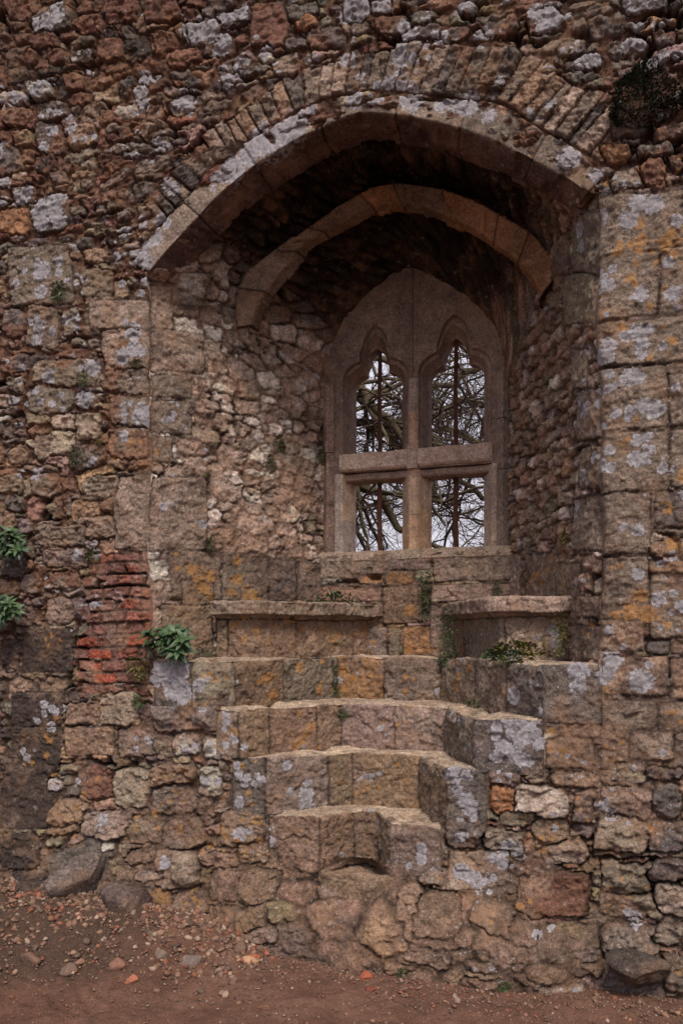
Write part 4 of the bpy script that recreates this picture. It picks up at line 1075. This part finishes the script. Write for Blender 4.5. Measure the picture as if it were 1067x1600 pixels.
# the outer skin of the wall behind, so that it has its real thickness
def rear(u0, u1, z0, z1):
    V = [(u, d, z) for d in (WD+.14, WD+.32) for u, z in ((u0, z0), (u1, z0), (u1, z1), (u0, z1))]
    F = [(0, 1, 2, 3), (7, 6, 5, 4), (0, 4, 5, 1), (1, 5, 6, 2), (2, 6, 7, 3), (3, 7, 4, 0)]
    frame_mesh('outer_facing', V, F, MAS, wall, (.2, .15, .12))
rear(-3.6, -.47, 0, 5.8); rear(.47, 3.4, 0, 5.8); rear(-.468, .468, 0, 1.80); rear(-.468, .468, 3.22, 5.8)

# ---------------------------------------------------------------- ground
def gh(x, y):
    u = (x-U0[0])*EU[0]+(y-U0[1])*EU[1]; d = (x-U0[0])*EN[0]+(y-U0[1])*EN[1]
    near = np.exp(-(np.minimum(np.abs(d+.05), 3)/.33)**2)
    pile = .15*ss(-.30, -1.15, u)*np.exp(-(np.minimum(np.abs(d+.1), 3)/.42)**2)+.07*np.exp(-((u+.52)/.22)**2-((d+.16)/.16)**2)
    fade = np.exp(-((x**2+(y-3)**2)/90.))
    return (.012*near+pile+.016*fbm(x, y, 1.6, 3, 1)+.010*fbm(x, y, 7, 4, 2))*fade-.004
def gaxis(a, b, st, far):
    core = np.arange(a, b, st); g = []; s_ = st; x = b
    while x < far: s_ *= 1.22; x += s_; g.append(x)
    g2 = []; s_ = st; x = a
    while x > -far: s_ *= 1.22; x -= s_; g2.append(x)
    return np.array(g2[::-1]+list(core)+g)
gx = gaxis(-2.3, 1.9, .010, 700); gy = gaxis(2.3, 4.5, .010, 700)
GX, GY = np.meshgrid(gx, gy); GZ = gh(GX, GY)
nearm = (GX > -2.4) & (GX < 2) & (GY > 2.2) & (GY < 4.6)
GZ = GZ+np.where(nearm, .012*fbm(GX, GY, 24, 4, 3)*(1+1.2*ss(-.3, -1.2, GX)), 0)
k = NT('sandy_earth', .95, .15)
n3 = k.noise(3, 6, .65); n25 = k.noise(28, 6, .7); n200 = k.noise(210, 4, .7)
c = k.mix(k.mr(n3, .35, .65), (.125, .058, .040), (.205, .108, .074)); c = k.mix(k.mr(n25, .42, .7, 0, .7), c, (.10, .055, .036))
sx_ = nd(k.nt, 'ShaderNodeSeparateXYZ'); k.L(k.tc.outputs['Object'], sx_.inputs[0])
hum = k.mr(k.math('ADD', sx_.outputs[0], k.math('MULTIPLY', k.noise(2.2, 5, .65), 1.3)), -.45, .05, .78, 0.)   # dark humus on the slope
hum = k.math('MULTIPLY', hum, k.mr(k.math('SUBTRACT', sx_.outputs[1], k.math('MULTIPLY', k.noise(3.1, 4, .6), .5)), 2.95, 3.2, 0., 1.))
c = k.mix(hum, c, (.052, .034, .026))
c = k.mix(k.mr(n200, .50, .75, 0, .7), c, (.36, .25, .18)); c = k.mix(k.mr(k.noise(120, 3, .6), .55, .7, 0, .6), c, (.055, .032, .022))
k.L(c, k.b.inputs['Base Color']); k.L(k.bump(k.math('ADD', n25, k.math('MULTIPLY', n200, .5)), 1., .02), k.b.inputs['Normal'])
go = emit_mesh('ground', np.stack([GX, GY, GZ], -1), grid_quads(*GX.shape).reshape(-1, 4), k.m, None)
tag(go, 'reddish sandy trodden earth in front of the wall', 'ground', kind='structure')

# ---------------------------------------------------------------- gravel and loose stones
def rock_template(seed, sub=1):
    bm = bmesh.new(); bmesh.ops.create_icosphere(bm, subdivisions=sub, radius=1.)
    r = random.Random(seed); off = Vector((r.uniform(-9, 9), r.uniform(-9, 9), r.uniform(-9, 9)))
    cuts = [Vector((r.gauss(0, 1), r.gauss(0, 1), r.gauss(0, 1))).normalized() for _ in range(7)]
    for v in bm.verts:
        p = v.co.copy()
        for c_ in cuts:
            dq = p.dot(c_)
            if dq > .5: p -= c_*(dq-.5)*.92
        p *= 1+.22*mnoise.noise(p*1.3+off)+(.10*mnoise.noise(p*4+off) if sub > 1 else 0)+(.05*mnoise.noise(p*11+off) if sub > 2 else 0)
        v.co = p
    vs = np.array([v.co[:] for v in bm.verts]); fs = np.array([[v.index for v in f.verts] for f in bm.faces]); bm.free()
    return vs, fs
def stone_mat(name, c1, c2, c3):
    kk = NT(name, .93, .2); a = kk.attr('col'); n = kk.noise(30, 6, .7); n2 = kk.noise(150, 4, .7)
    cc = kk.mix(1., a.outputs['Color'], kk.mix(n, (.55, .55, .55), (1.5, 1.45, 1.4)), 'MULTIPLY')
    cc = kk.mix(kk.mr(n2, .5, .7, 0, .5), cc, c3); kk.L(cc, kk.b.inputs['Base Color'])
    kk.L(kk.bump(kk.math('ADD', n, kk.math('MULTIPLY', n2, .4)), .9, .008), kk.b.inputs['Normal']); return kk.m
RK = stone_mat('loose_stone', 0, 0, (.30, .24, .20))
tmpl = [rock_template(i, 1) for i in range(6)]
r = random.Random(4); AV = []; AF = []; AC = []; nv = 0
pal = [(.17, .095, .065), (.13, .078, .055), (.21, .130, .088), (.10, .065, .05), (.27, .20, .15), (.20, .075, .045)]
for i in range(30000):
    q = r.random()
    if q < .36:
        u = r.uniform(-1.9, 1.4); d = -.03-abs(r.gauss(0, .13))-(.12 if -.6 < u < .9 else .02)
    elif q < .66:
        u = r.gauss(-1.1, .50); d = -abs(r.gauss(0, .30))
    else:
        u = r.uniform(-2, 1.5); d = -r.random()*1.25
    if q > .97: u = r.gauss(-.52, .16); d = -.1-abs(r.gauss(0, .12))
    p = W(u, d, 0); x, y = p[0], p[1]
    s_ = .0015+.0075*r.random()**4+(.016*r.random() if r.random() < .03 else 0)+(.004+.022*r.random()**2 if (u < -.30 and d > -.6 and r.random() < .10) else 0)
    z = float(gh(np.array([x]), np.array([y]))[0])
    vs, fs = tmpl[i % 6]; a = r.random()*6.28; ca, sa = math.cos(a), math.sin(a)
    sc = np.array([s_, s_*r.uniform(.6, 1), s_*r.uniform(.4, .8)])
    t = vs*sc; t = np.stack([t[:, 0]*ca-t[:, 1]*sa+x, t[:, 0]*sa+t[:, 1]*ca+y, t[:, 2]+z+s_*.2], -1)
    AV.append(t); AF.append(fs+nv); nv += len(t); cc = np.array(pal[int(r.random()**1.3*6)])*r.uniform(.7, 1.25); AC.append(np.repeat(cc[None], len(t), 0))
g = emit_mesh('gravel', np.vstack(AV), np.vstack(AF), RK, None, np.vstack(AC), smooth=False)
tag(g, 'scattered gravel and mortar crumbs along the wall foot', 'gravel', kind='stuff')
def rock(px, py, size, asp, colr, label, seed, zoff=.12, rz=0., group='loose stones lying at the foot of the wall', nm='loose_stone', cat='stone'):
    vs, fs = rock_template(seed, 3); asp = (asp[0], asp[1], asp[2]+.25)
    z = .02
    for _ in range(6):
        p = px_h(px, py, z); z = float(gh(np.array([p[0]]), np.array([p[1]]))[0])+.001
    t = vs*np.array(asp)*size; ca, sa = math.cos(rz), math.sin(rz)
    t = np.stack([t[:, 0]*ca-t[:, 1]*sa, t[:, 0]*sa+t[:, 1]*ca, t[:, 2]], -1)
    t[:, 2] += asp[2]*size*zoff
    o = emit_mesh(nm, t, fs, RK, None, np.repeat(np.array(colr)[None], len(t), 0)*(1+.5*fbm(t[:, 0], t[:, 2], 20, 3, seed))[:, None])
    o.location = (p[0], p[1], z); tag(o, label, cat, group)
    return o
rock(597, 1468, .001, (1, 1, 1), (.2, .1, .06), 'x', 1) if False else None
rock(300, 1490, .045, (1.1, .8, .75), (.13, .10, .09), 'grey angular stone on the light gravel heap', 31)
rock(395, 1497, .032, (1.2, .8, .5), (.30, .10, .05), 'small orange-red stone lying beyond the flat yellow one', 32)
rock(384, 1500, .040, (1.3, .8, .35), (.36, .22, .13), 'flat yellowish stone on the sand', 33)
rock(575, 1528, .030, (1.2, .9, .6), (.26, .07, .035), 'dark red broken brick lump left of centre on the sand', 34, nm='brick_fragment', cat='brick', group='broken brick pieces on the ground')
rock(578, 1547, .026, (1.1, .9, .5), (.17, .05, .03), 'smaller maroon brick lump nearest the camera', 35, nm='brick_fragment', cat='brick', group='broken brick pieces on the ground')
rock(790, 1540, .020, (1.2, .9, .7), (.42, .09, .03), 'bright orange-red brick chip below the white-lichened stone', 36, nm='brick_fragment', cat='brick', group='broken brick pieces on the ground')
rock(205, 1533, .028, (1.1, .9, .6), (.28, .10, .06), 'reddish pebble-sized stone low on the earth slope', 37)
rock(50, 1500, .04, (1.3, .9, .5), (.13, .075, .055), 'dark stone half buried in the slope at far left', 38)
rock(105, 1516, .036, (1.2, .9, .5), (.11, .07, .055), 'blackish stone half buried below the boulders', 39)
rock(862, 1526, .038, (1.4, .8, .6), (.36, .30, .27), 'pale lichened stone lying against the wall foot', 40)
rock(905, 1530, .042, (1.5, .8, .5), (.30, .27, .25), 'long pale stone at the wall foot by the dark boulder', 41)
rock(735, 1519, .030, (1.3, .9, .5), (.20, .12, .08), 'brown stone beside the bright brick chip', 42)
rock(180, 1508, .035, (1.2, .9, .6), (.20, .10, .07), 'brown stone midway down the earth slope', 43)
rock(250, 1478, .034, (1.2, .9, .6), (.15, .11, .09), 'grey-brown stone below the lower boulder', 44)

def boulder(u, d, z, size, asp, colr, label, seed, rz):
    vs, fs = rock_template(seed, 4); t = vs*np.array(asp)*size; ca, sa = math.cos(rz), math.sin(rz)
    nn = vs/np.linalg.norm(vs, axis=1, keepdims=True); t = t+nn*(.010*fbm(t[:, 0]*1., t[:, 2]+t[:, 1], 22, 3, seed))[:, None]
    t = np.stack([t[:, 0]*ca-t[:, 1]*sa, t[:, 0]*sa+t[:, 1]*ca, t[:, 2]], -1)
    cc = np.array(colr)[None]*(1+.6*fbm(t[:, 0], t[:, 2], 14, 3, seed))[:, None]; mk = np.zeros((len(t), 4)); mk[:, 3] = .18
    o = emit_mesh('boulder', t, fs, MAS, None, cc, mk); o.location = P3(W(u, d, z)); tag(o, label, 'boulder', 'boulders at the wall foot')
def ub(x, y, d): return px_d(x, y, d)
for x, y, d, sz, asp, cc, lb, sd_, rz in ((128, 1368, -.12, .155, (1.0, .7, 1.05), (.135, .105, .092), 'upper of two grey boulders at the lower left foot of the wall', 101, .3),
        (196, 1415, -.17, .135, (1.1, .8, .85), (.130, .092, .082), 'lower rounded boulder in front of the other one at lower left', 102, -.2),
        (62, 1392, -.13, .11, (1.1, .7, .7), (.075, .052, .042), 'dark boulder against the blackened wall at far left', 103, .1),
        (990, 1518, -.10, .125, (1.25, .6, .62), (.072, .055, .046), 'blackish boulder wedged under the right end of the wall', 104, -.5)):
    u_, z_ = ub(x, y, d); boulder(u_, d, z_, sz, asp, cc, lb, sd_, rz)

# ---------------------------------------------------------------- plants
def plant(kind, base, nrm, size, label, seed, name, mat, group=None, cat='plant', spread=(1, 1)):
    r = random.Random(seed); nrm = Vector(nrm).normalized(); size *= {'rosette': 1.15, 'fern': 1.25, 'ivy': 1.1, 'bush': 1.}[kind]
    V = []; F = []
    def leaf(o_, dirv, up, ln, wd, curl=.35, seg=4):
        side = dirv.cross(up)
        if side.length < 1e-4: side = dirv.cross(Vector((1, 0, 0)))
        side.normalize(); up2 = side.cross(dirv).normalized(); st = len(V)
        for i in range(seg+1):
            t = i/seg; w = wd*math.sin(math.pi*min(1., .08+.92*t)**.8)*(1 if t < 1 else 0)+.0003
            c_ = o_+dirv*ln*t-up2*ln*curl*t*t
            V.append(c_-side*w+up2*w*.35); V.append(c_+up2*0); V.append(c_+side*w+up2*w*.35)
        for i in range(seg):
            a = st+i*3; F.append((a, a+1, a+4, a+3)); F.append((a+1, a+2, a+5, a+4))
    def stem(a, b, rad):
        d_ = (b-a).normalized(); s1 = d_.orthogonal().normalized(); s2 = d_.cross(s1); st = len(V)
        for p in (a, b):
            for kx in range(4):
                t = kx*math.pi/2; V.append(p+(s1*math.cos(t)+s2*math.sin(t))*rad)
        for kx in range(4): F.append((st+kx, st+(kx+1) % 4, st+4+(kx+1) % 4, st+4+kx))
    up = Vector((0, 0, 1))
    t1 = nrm.cross(up); t1 = t1.normalized() if t1.length > .1 else Vector((1, 0, 0)); t2 = t1.cross(nrm).normalized()*-1
    if kind == 'rosette':
        nh = 10
        for h in range(nh):
            a = 2*math.pi*h/nh+r.random(); rr = size*.5*(.2+.8*r.random())
            tip = (nrm*size*(.35+.3*r.random())+t1*math.cos(a)*rr*spread[0]+up*(math.sin(a)*rr*.75+size*.12)*spread[1])
            stem(Vector((0, 0, 0)), tip, size*.012)
            ax = (tip.normalized()+up*.5+nrm*.3).normalized(); s1 = ax.orthogonal().normalized(); s2 = ax.cross(s1)
            for i in range(13):
                b = i*2.4+r.random()*.4; el_ = .15+.75*i/13
                dv = (s1*math.cos(b)+s2*math.sin(b))*math.cos(el_)+ax*math.sin(el_)
                dv = (dv+Vector((0, 0, -.10))).normalized()
                leaf(tip*(.82+.18*i/13), dv, ax, size*(.30+.14*r.random())*(1-.3*i/13), size*.062, .35)
    else:
        n = {'fern': 130, 'ivy': 200, 'bush': 2600}[kind]
        for i in range(n):
            # clusters through the volume
            a = r.random()*6.283; q = r.random()**.6
            if kind == 'bush':
                cpos = t1*math.cos(a)*q*size*spread[0]+up*math.sin(a)*q*size*spread[1]+nrm*size*r.random()**.7*.75*math.sqrt(max(0, 1-q*q*.9))
                cpos += Vector((mnoise.noise(cpos*9), mnoise.noise(cpos*9+Vector((5, 0, 0))), mnoise.noise(cpos*9+Vector((0, 7, 0)))))*size*.55
            else:
                cpos = t1*math.cos(a)*q*size*spread[0]+up*math.sin(a)*q*size*spread[1]+nrm*size*.45*r.random()*(1-q*.7)
            dv = (nrm*.8+t1*math.cos(a)*.8+up*(math.sin(a)*.6+.2)+Vector((r.gauss(0, .5), r.gauss(0, .5), r.gauss(0, .5)))).normalized()
            ls = size*(.30 if kind == 'fern' else .22 if kind == 'ivy' else .085)*(.6+.7*r.random())
            leaf(cpos, dv, (up+Vector((r.gauss(0, .4), r.gauss(0, .4), 0))).normalized(), ls, ls*(.22 if kind == 'fern' else .33), .3, 3)
            if kind != 'bush' and i % 5 == 0: stem(Vector((0, 0, 0)), cpos, size*.01)
    co = np.array([v[:] for v in V]); me = bpy.data.meshes.new(name); me.from_pydata([P3(v) for v in co], [], F)
    me.polygons.foreach_set('use_smooth', np.ones(len(me.polygons), bool)); me.materials.append(mat)
    o = bpy.data.objects.new(name, me); C.objects.link(o); o.location = P3(base)
    tag(o, label, cat, group); return o
NF = (-EN[0], -EN[1], .0)
def on_face(px, py, out=.015): u, z = px_d(px, py); return W(u, -out, z)
def on_left(px, py, out=.01):
    d, z = px_rev(px, py, -1); return W(-(RU0-k_*d)+out, d, z)
def on_right(px, py, out=.01):
    d, z = px_rev(px, py, 1); return W((RU0-k_*d)-out, d, z)
ru = np.array([EU[0]*1.0+EN[0]*-.5, EU[1]-EN[1]*.5, 0]); NLv = tuple(ru)
NRv = (-EU[0]-EN[0]*.5, -EU[1]-EN[1]*.5, 0)
BW = 'broad-leaved plants rooted in the wall'; SW = 'small plants growing out of the joints'
plant('rosette', W(-.90, .06, L4+.015), (NF[0], NF[1], .6), .195, 'leafy green plant sitting on the top step beside the red brickwork', 1, 'leafy_plant', LEAF, BW, spread=(1.05, 1))
plant('rosette', on_face(36, 868), (NF[0], NF[1], .2), .165, 'upper of two broad-leaved plants hanging from the blackened wall', 2, 'leafy_plant', LEAF, BW)
plant('rosette', on_face(24, 962), (NF[0], NF[1], .2), .15, 'lower broad-leaved plant above the blackened blocks', 3, 'leafy_plant', LEAF, BW, spread=(1.1, .8))
small = [(97, 458, .040, 'F', 'round tuft on the big grey block left of the arch foot', FERN), (132, 593, .028, 'F', 'tuft below the three white lichen spots on the left wall', FERN),
 (219, 567, .022, 'F', 'small tuft under the smooth corner stone', FERN), (122, 715, .032, 'F', 'fern left of the lowest carved corner block', FERN),
 (160, 688, .018, 'F', 'yellowish moss tuft on the pale stone', MOSS), (147, 866, .034, 'F', 'fern at the top left of the brick patch', FERN),
 (221, 1095, .032, 'F', 'dark fern under the brick patch', FERN), (220, 1040, .05, 'F', 'straggling moss beside the lichened top step', MOSS),
 (500, 712, .036, 'L', 'dark fern beside the window jamb', FERN), (433, 694, .034, 'L', 'upper fern in the middle of the pale side wall', FERN),
 (421, 723, .026, 'L', 'lower fern in the middle of the pale side wall', FERN), (325, 850, .028, 'L', 'fern hanging at the corner of the big smooth block', FERN),
 (320, 740, .016, 'L', 'tiny moss tuft above the big smooth block', MOSS), (352, 1008, .032, 'B', 'slim upright plant at the base of the broken seat', FERN),
 (827, 728, .016, 'R', 'tiny green tuft on the right side wall near the window', FERN), (885, 840, .03, 'R', 'mossy tuft in a hole of the right side wall', MOSS)]
for i, (x, y, s_, pl, lb, mt) in enumerate(small):
    if pl == 'F': b, nn = on_face(x, y), NF
    elif pl == 'L': b, nn = on_left(x, y), NLv
    elif pl == 'R': b, nn = on_right(x, y), NRv
    else: b, nn = W(-.82, .17, L4+.02), NF
    tall = (1, 1.6) if i in (8, 13) else (1, 1)
    plant('fern', b, nn, s_, lb, 20+i, 'wall_fern' if mt is FERN else 'moss_tuft', mt, SW, spread=tall)
plant('fern', W(*[(px_d(525, 938, .8))[0], .80, SEAT+.01]), (NF[0], NF[1], 1.2), .065, 'spreading fern on the broken seat under the window', 61, 'wall_fern', FERN, SW, spread=(1.3, .5))
plant('fern', W(px_d(362, 938, .55)[0], .45, SEAT+.005), (NF[0], NF[1], 1.2), .035, 'little fern at the outer end of the broken seat', 62, 'wall_fern', FERN, SW, spread=(1.2, .5))
plant('ivy', W(px_d(665, 930, .98)[0], .975, px_d(665, 930, .98)[1]), NF, .055, 'dark ivy strand in the upright joint below the window', 63, 'ivy', FERN, SW, spread=(.7, 2.3))
plant('ivy', W(px_d(776, 922, .98)[0]+.0, .975, px_d(776, 922, .98)[1]), NF, .03, 'ivy sprig in the corner right of the window', 64, 'ivy', FERN, SW, spread=(.7, 1.4))
plant('ivy', W(px_d(701, 990, .74)[0], .74, px_d(701, 990, .74)[1]), NF, .06, 'dark ivy filling the gap left of the corner seat', 65, 'ivy', FERN, SW, spread=(.8, 2.6))
plant('fern', W(px_d(695, 1034, .77)[0], .765, px_d(695, 1034, .77)[1]), NF, .03, 'fern at the foot of the dark ivy', 66, 'wall_fern', FERN, SW)
plant('fern', W(px_d(522, 1075, .72)[0], .72, L3+.045), NF, .04, 'dark fern hanging down the top riser', 67, 'wall_fern', FERN, SW, spread=(.9, 1.3))
plant('fern', W(px_d(521, 1046, .72)[0], .72, L4-.06), NF, .026, 'fern high in the joint of the top riser', 68, 'wall_fern', FERN, SW, spread=(.8, 1.2))
plant('fern', W(px_d(538, 1112, .46)[0], .45, px_d(538, 1112, .46)[1]), NF, .022, 'fern in the riser joint two steps below the seats', 69, 'wall_fern', FERN, SW)
plant('fern', W(.46, .42, L3+.02), NF, .025, 'bright fern in the corner of the tread under the corner seat', 70, 'wall_fern', FERN, SW)
plant('ivy', W(.70, .21, L4+.03), (NF[0], NF[1], .6), .095, 'green and yellow creeper along the foot of the corner seat', 71, 'creeper', MOSS, SW, spread=(1.3, .45))
plant('ivy', W(.63, .20, L4+.02), (NF[0], NF[1], .6), .06, 'dark green creeper lying left of the yellowish one', 72, 'creeper', FERN, SW, spread=(1.3, .5))
plant('ivy', W(.875, .24, L4+.12), NF, .05, 'yellowish creeper climbing the end of the corner seat', 73, 'creeper', MOSS, SW, spread=(.7, 1.8))
plant('bush', on_face(1008, 160, .0), NF, .135, 'dark bushy shrub growing high on the wall right of the arch', 74, 'wall_shrub', DARKL, None, 'shrub', spread=(1.05, .8))
plant('fern', W(-.62, -.13, .03), (0, 0, 1), .02, 'grass sprig at the foot of the wall left of the bright brick chip', 75, 'grass_sprig', FERN, 'sprigs at the wall foot').location = P3(W(px_d(635, 1525, -.13)[0], -.20, .02))
plant('fern', W(0, 0, 0), (0, 0, 1), .02, 'grass sprig at the wall foot near the long pale stone', 76, 'grass_sprig', FERN, 'sprigs at the wall foot').location = P3(W(px_d(793, 1530, -.13)[0], -.19, .02))

# ---------------------------------------------------------------- bare trees beyond the wall
def tube_set(segs, sides):
    V = []; F = []; nv = 0
    for pts, rads in segs:
        n = len(pts); pts = np.array(pts); tg = np.gradient(pts, axis=0); tg /= np.linalg.norm(tg, axis=1, keepdims=True)+1e-9
        ref = np.array([.31, .2, .93]) if abs(tg[0, 2]) < .8 else np.array([1., .1, 0])
        s1 = np.cross(tg, ref); s1 /= np.linalg.norm(s1, axis=1, keepdims=True)+1e-9; s2 = np.cross(tg, s1)
        a = np.arange(sides)*2*math.pi/sides
        ring = pts[:, None]+(s1[:, None]*np.cos(a)[None, :, None]+s2[:, None]*np.sin(a)[None, :, None])*np.array(rads)[:, None, None]
        V.append(ring.reshape(-1, 3)); i = np.arange(n-1)[:, None]*sides+nv; j = np.arange(sides)[None]; j2 = (j+1) % sides
        F.append(np.stack([i+j, i+j2, i+sides+j2, i+sides+j], -1).reshape(-1, 4)); nv += n*sides
    return np.vstack(V), np.vstack(F)
def tree(base, limbs, seed, label, trunk_r, height):
    r = random.Random(seed); base = np.array(base, float)
    root = bpy.data.objects.new('bare_tree', None); C.objects.link(root); tag(root, label, 'tree', 'bare winter trees beyond the window')
    big = []; tw = []
    def wander(p, d, L, r0, r1, n, gn, grav=0.):
        pts = [p]; rad = [r0]; d = d/np.linalg.norm(d)
        for i in range(n):
            d = d+np.array([r.gauss(0, gn) for _ in range(3)])+np.array([0, 0, grav]); d /= np.linalg.norm(d)
            p = p+d*L/n; pts.append(p); rad.append(r0+(r1-r0)*(i+1)/n)
        return pts, rad
    def twigs(pts, rads, lvl):
        n = len(pts); total = sum(np.linalg.norm(pts[i+1]-pts[i]) for i in range(n-1))
        cnt = int(total*(6.5 if lvl == 0 else 8 if lvl == 1 else 9))
        for _ in range(cnt):
            t = r.uniform(.12, 1)*(n-1.001); i = int(t); f = t-i; p = pts[i]*(1-f)+pts[i+1]*f; rr = rads[i]*(1-f)+rads[i+1]*f
            d = pts[min(i+1, n-1)]-pts[i]; d = d/(np.linalg.norm(d)+1e-9)
            v = np.array([r.gauss(0, 1), r.gauss(0, 1), r.gauss(0, 1)]); v -= d*np.dot(v, d); v /= np.linalg.norm(v)
            dv = d*r.uniform(.3, 1.)+v*r.uniform(.6, 1.1)
            L = (1.25, .62, .30)[lvl]*r.uniform(.5, 1.25)
            r0 = min(rr*.55, (.024, .0105, .0058)[lvl])*r.uniform(.75, 1.1)
            q = wander(p, dv, L, r0, r0*.45, (8, 6, 4)[lvl], (.22, .27, .3)[lvl], .015)
            (big if lvl == 0 else tw).append(q)
            if lvl < 2: twigs(q[0], q[1], lvl+1)
    tb = resample(np.array([base, base+[.1, .05, height*.35], base+[-.05, .1, height*.7], base+[.1, 0, height]]), 14)
    big.append((list(tb), list(np.linspace(trunk_r, trunk_r*.35, 14))))
    for lb in limbs:
        pts = np.array([[(x-CX)/FPX*Y, Y, EYE+(HY-y)*Y/FPX] for x, y, Y, w in lb]); k0 = np.argmin(np.abs(tb[:, 2]-pts[0, 2]*.9-.2)); st = tb[k0]
        pts = np.vstack([st, pts]); w = [trunk_r*.45]+[l[3]*l[2]/FPX/2 for l in lb]
        m = resample(np.column_stack([pts, w]), 30); j = np.array([[r.gauss(0, .028) for _ in range(3)] for _ in range(30)]); j[0] = 0
        pp = list(m[:, :3]+j); rd = list(m[:, 3]); big.append((pp, rd)); twigs(pp[6:], rd[6:], 0)
    for i in range(7):                        # the rest of the crown
        k0 = r.randint(6, 13); a = r.random()*6.28; q = wander(tb[k0], np.array([math.cos(a), math.sin(a)*.6+.3, .7]), 2.4, trunk_r*.3, .02, 14, .12)
        big.append(q); twigs(q[0][4:], q[1][4:], 1)
    V, F = tube_set(big[:1], 10); o = emit_mesh('trunk', V-base, F, BARK, root)
    V, F = tube_set(big[1:], 6); o = emit_mesh('limbs', V-base, F, BARK, root)
    V, F = tube_set(tw, 3); o2 = emit_mesh('twigs', V-base, F, TWIG, root)
    root.location = P3(base)
    return root
tree((-1.6, 9.4, 0), [
    [(470, 520, 9.0, 20), (545, 590, 8.8, 15), (600, 650, 8.7, 12), (660, 740, 8.6, 8), (700, 830, 8.6, 4)],
    [(450, 620, 9.2, 20), (545, 660, 9.0, 14), (590, 668, 9.0, 11), (640, 650, 9., 9), (690, 700, 9, 8), (760, 720, 9, 5)],
    [(470, 660, 8.8, 20), (548, 748, 8.7, 15), (592, 775, 8.7, 13), (622, 820, 8.7, 12), (665, 850, 8.6, 8), (760, 880, 8.6, 4)],
    [(470, 740, 8.8, 10), (552, 800, 8.8, 8), (570, 850, 8.8, 6), (610, 900, 8.8, 4)],
    [(500, 420, 9, 16), (560, 520, 9, 12), (600, 560, 9, 9), (640, 600, 9, 7), (700, 640, 9, 5)],
    [(480, 560, 9.4, 14), (540, 600, 9.3, 12), (580, 640, 9.3, 10), (620, 690, 9.3, 8), (650, 700, 9.3, 5)],
], 5, 'large bare tree whose mossy limbs cross the left window lights', .24, 6.2)
tree((4.2, 10.6, 0), [
    [(860, 560, 10.2, 16), (790, 555, 10.1, 12), (735, 575, 10.1, 11), (700, 605, 10, 9), (665, 605, 10, 7), (600, 620, 10, 4)],
    [(860, 660, 10.1, 16), (790, 640, 10, 9), (752, 635, 10, 8), (728, 620, 10, 8), (690, 640, 10, 7), (650, 640, 10, 4)],
    [(860, 800, 10, 12), (800, 720, 10, 9), (740, 690, 10, 9), (690, 670, 10, 8), (650, 620, 10, 5)],
    [(850, 880, 10, 10), (790, 800, 10, 9), (740, 760, 10, 8), (700, 740, 10, 7), (640, 720, 10, 4)],
    [(840, 520, 10.4, 12), (780, 590, 10.4, 8), (745, 700, 10.4, 7), (720, 790, 10.4, 6), (690, 860, 10.4, 4)],
], 9, 'bare tree with thin pale limbs reaching across the right window lights', .20, 5.6)
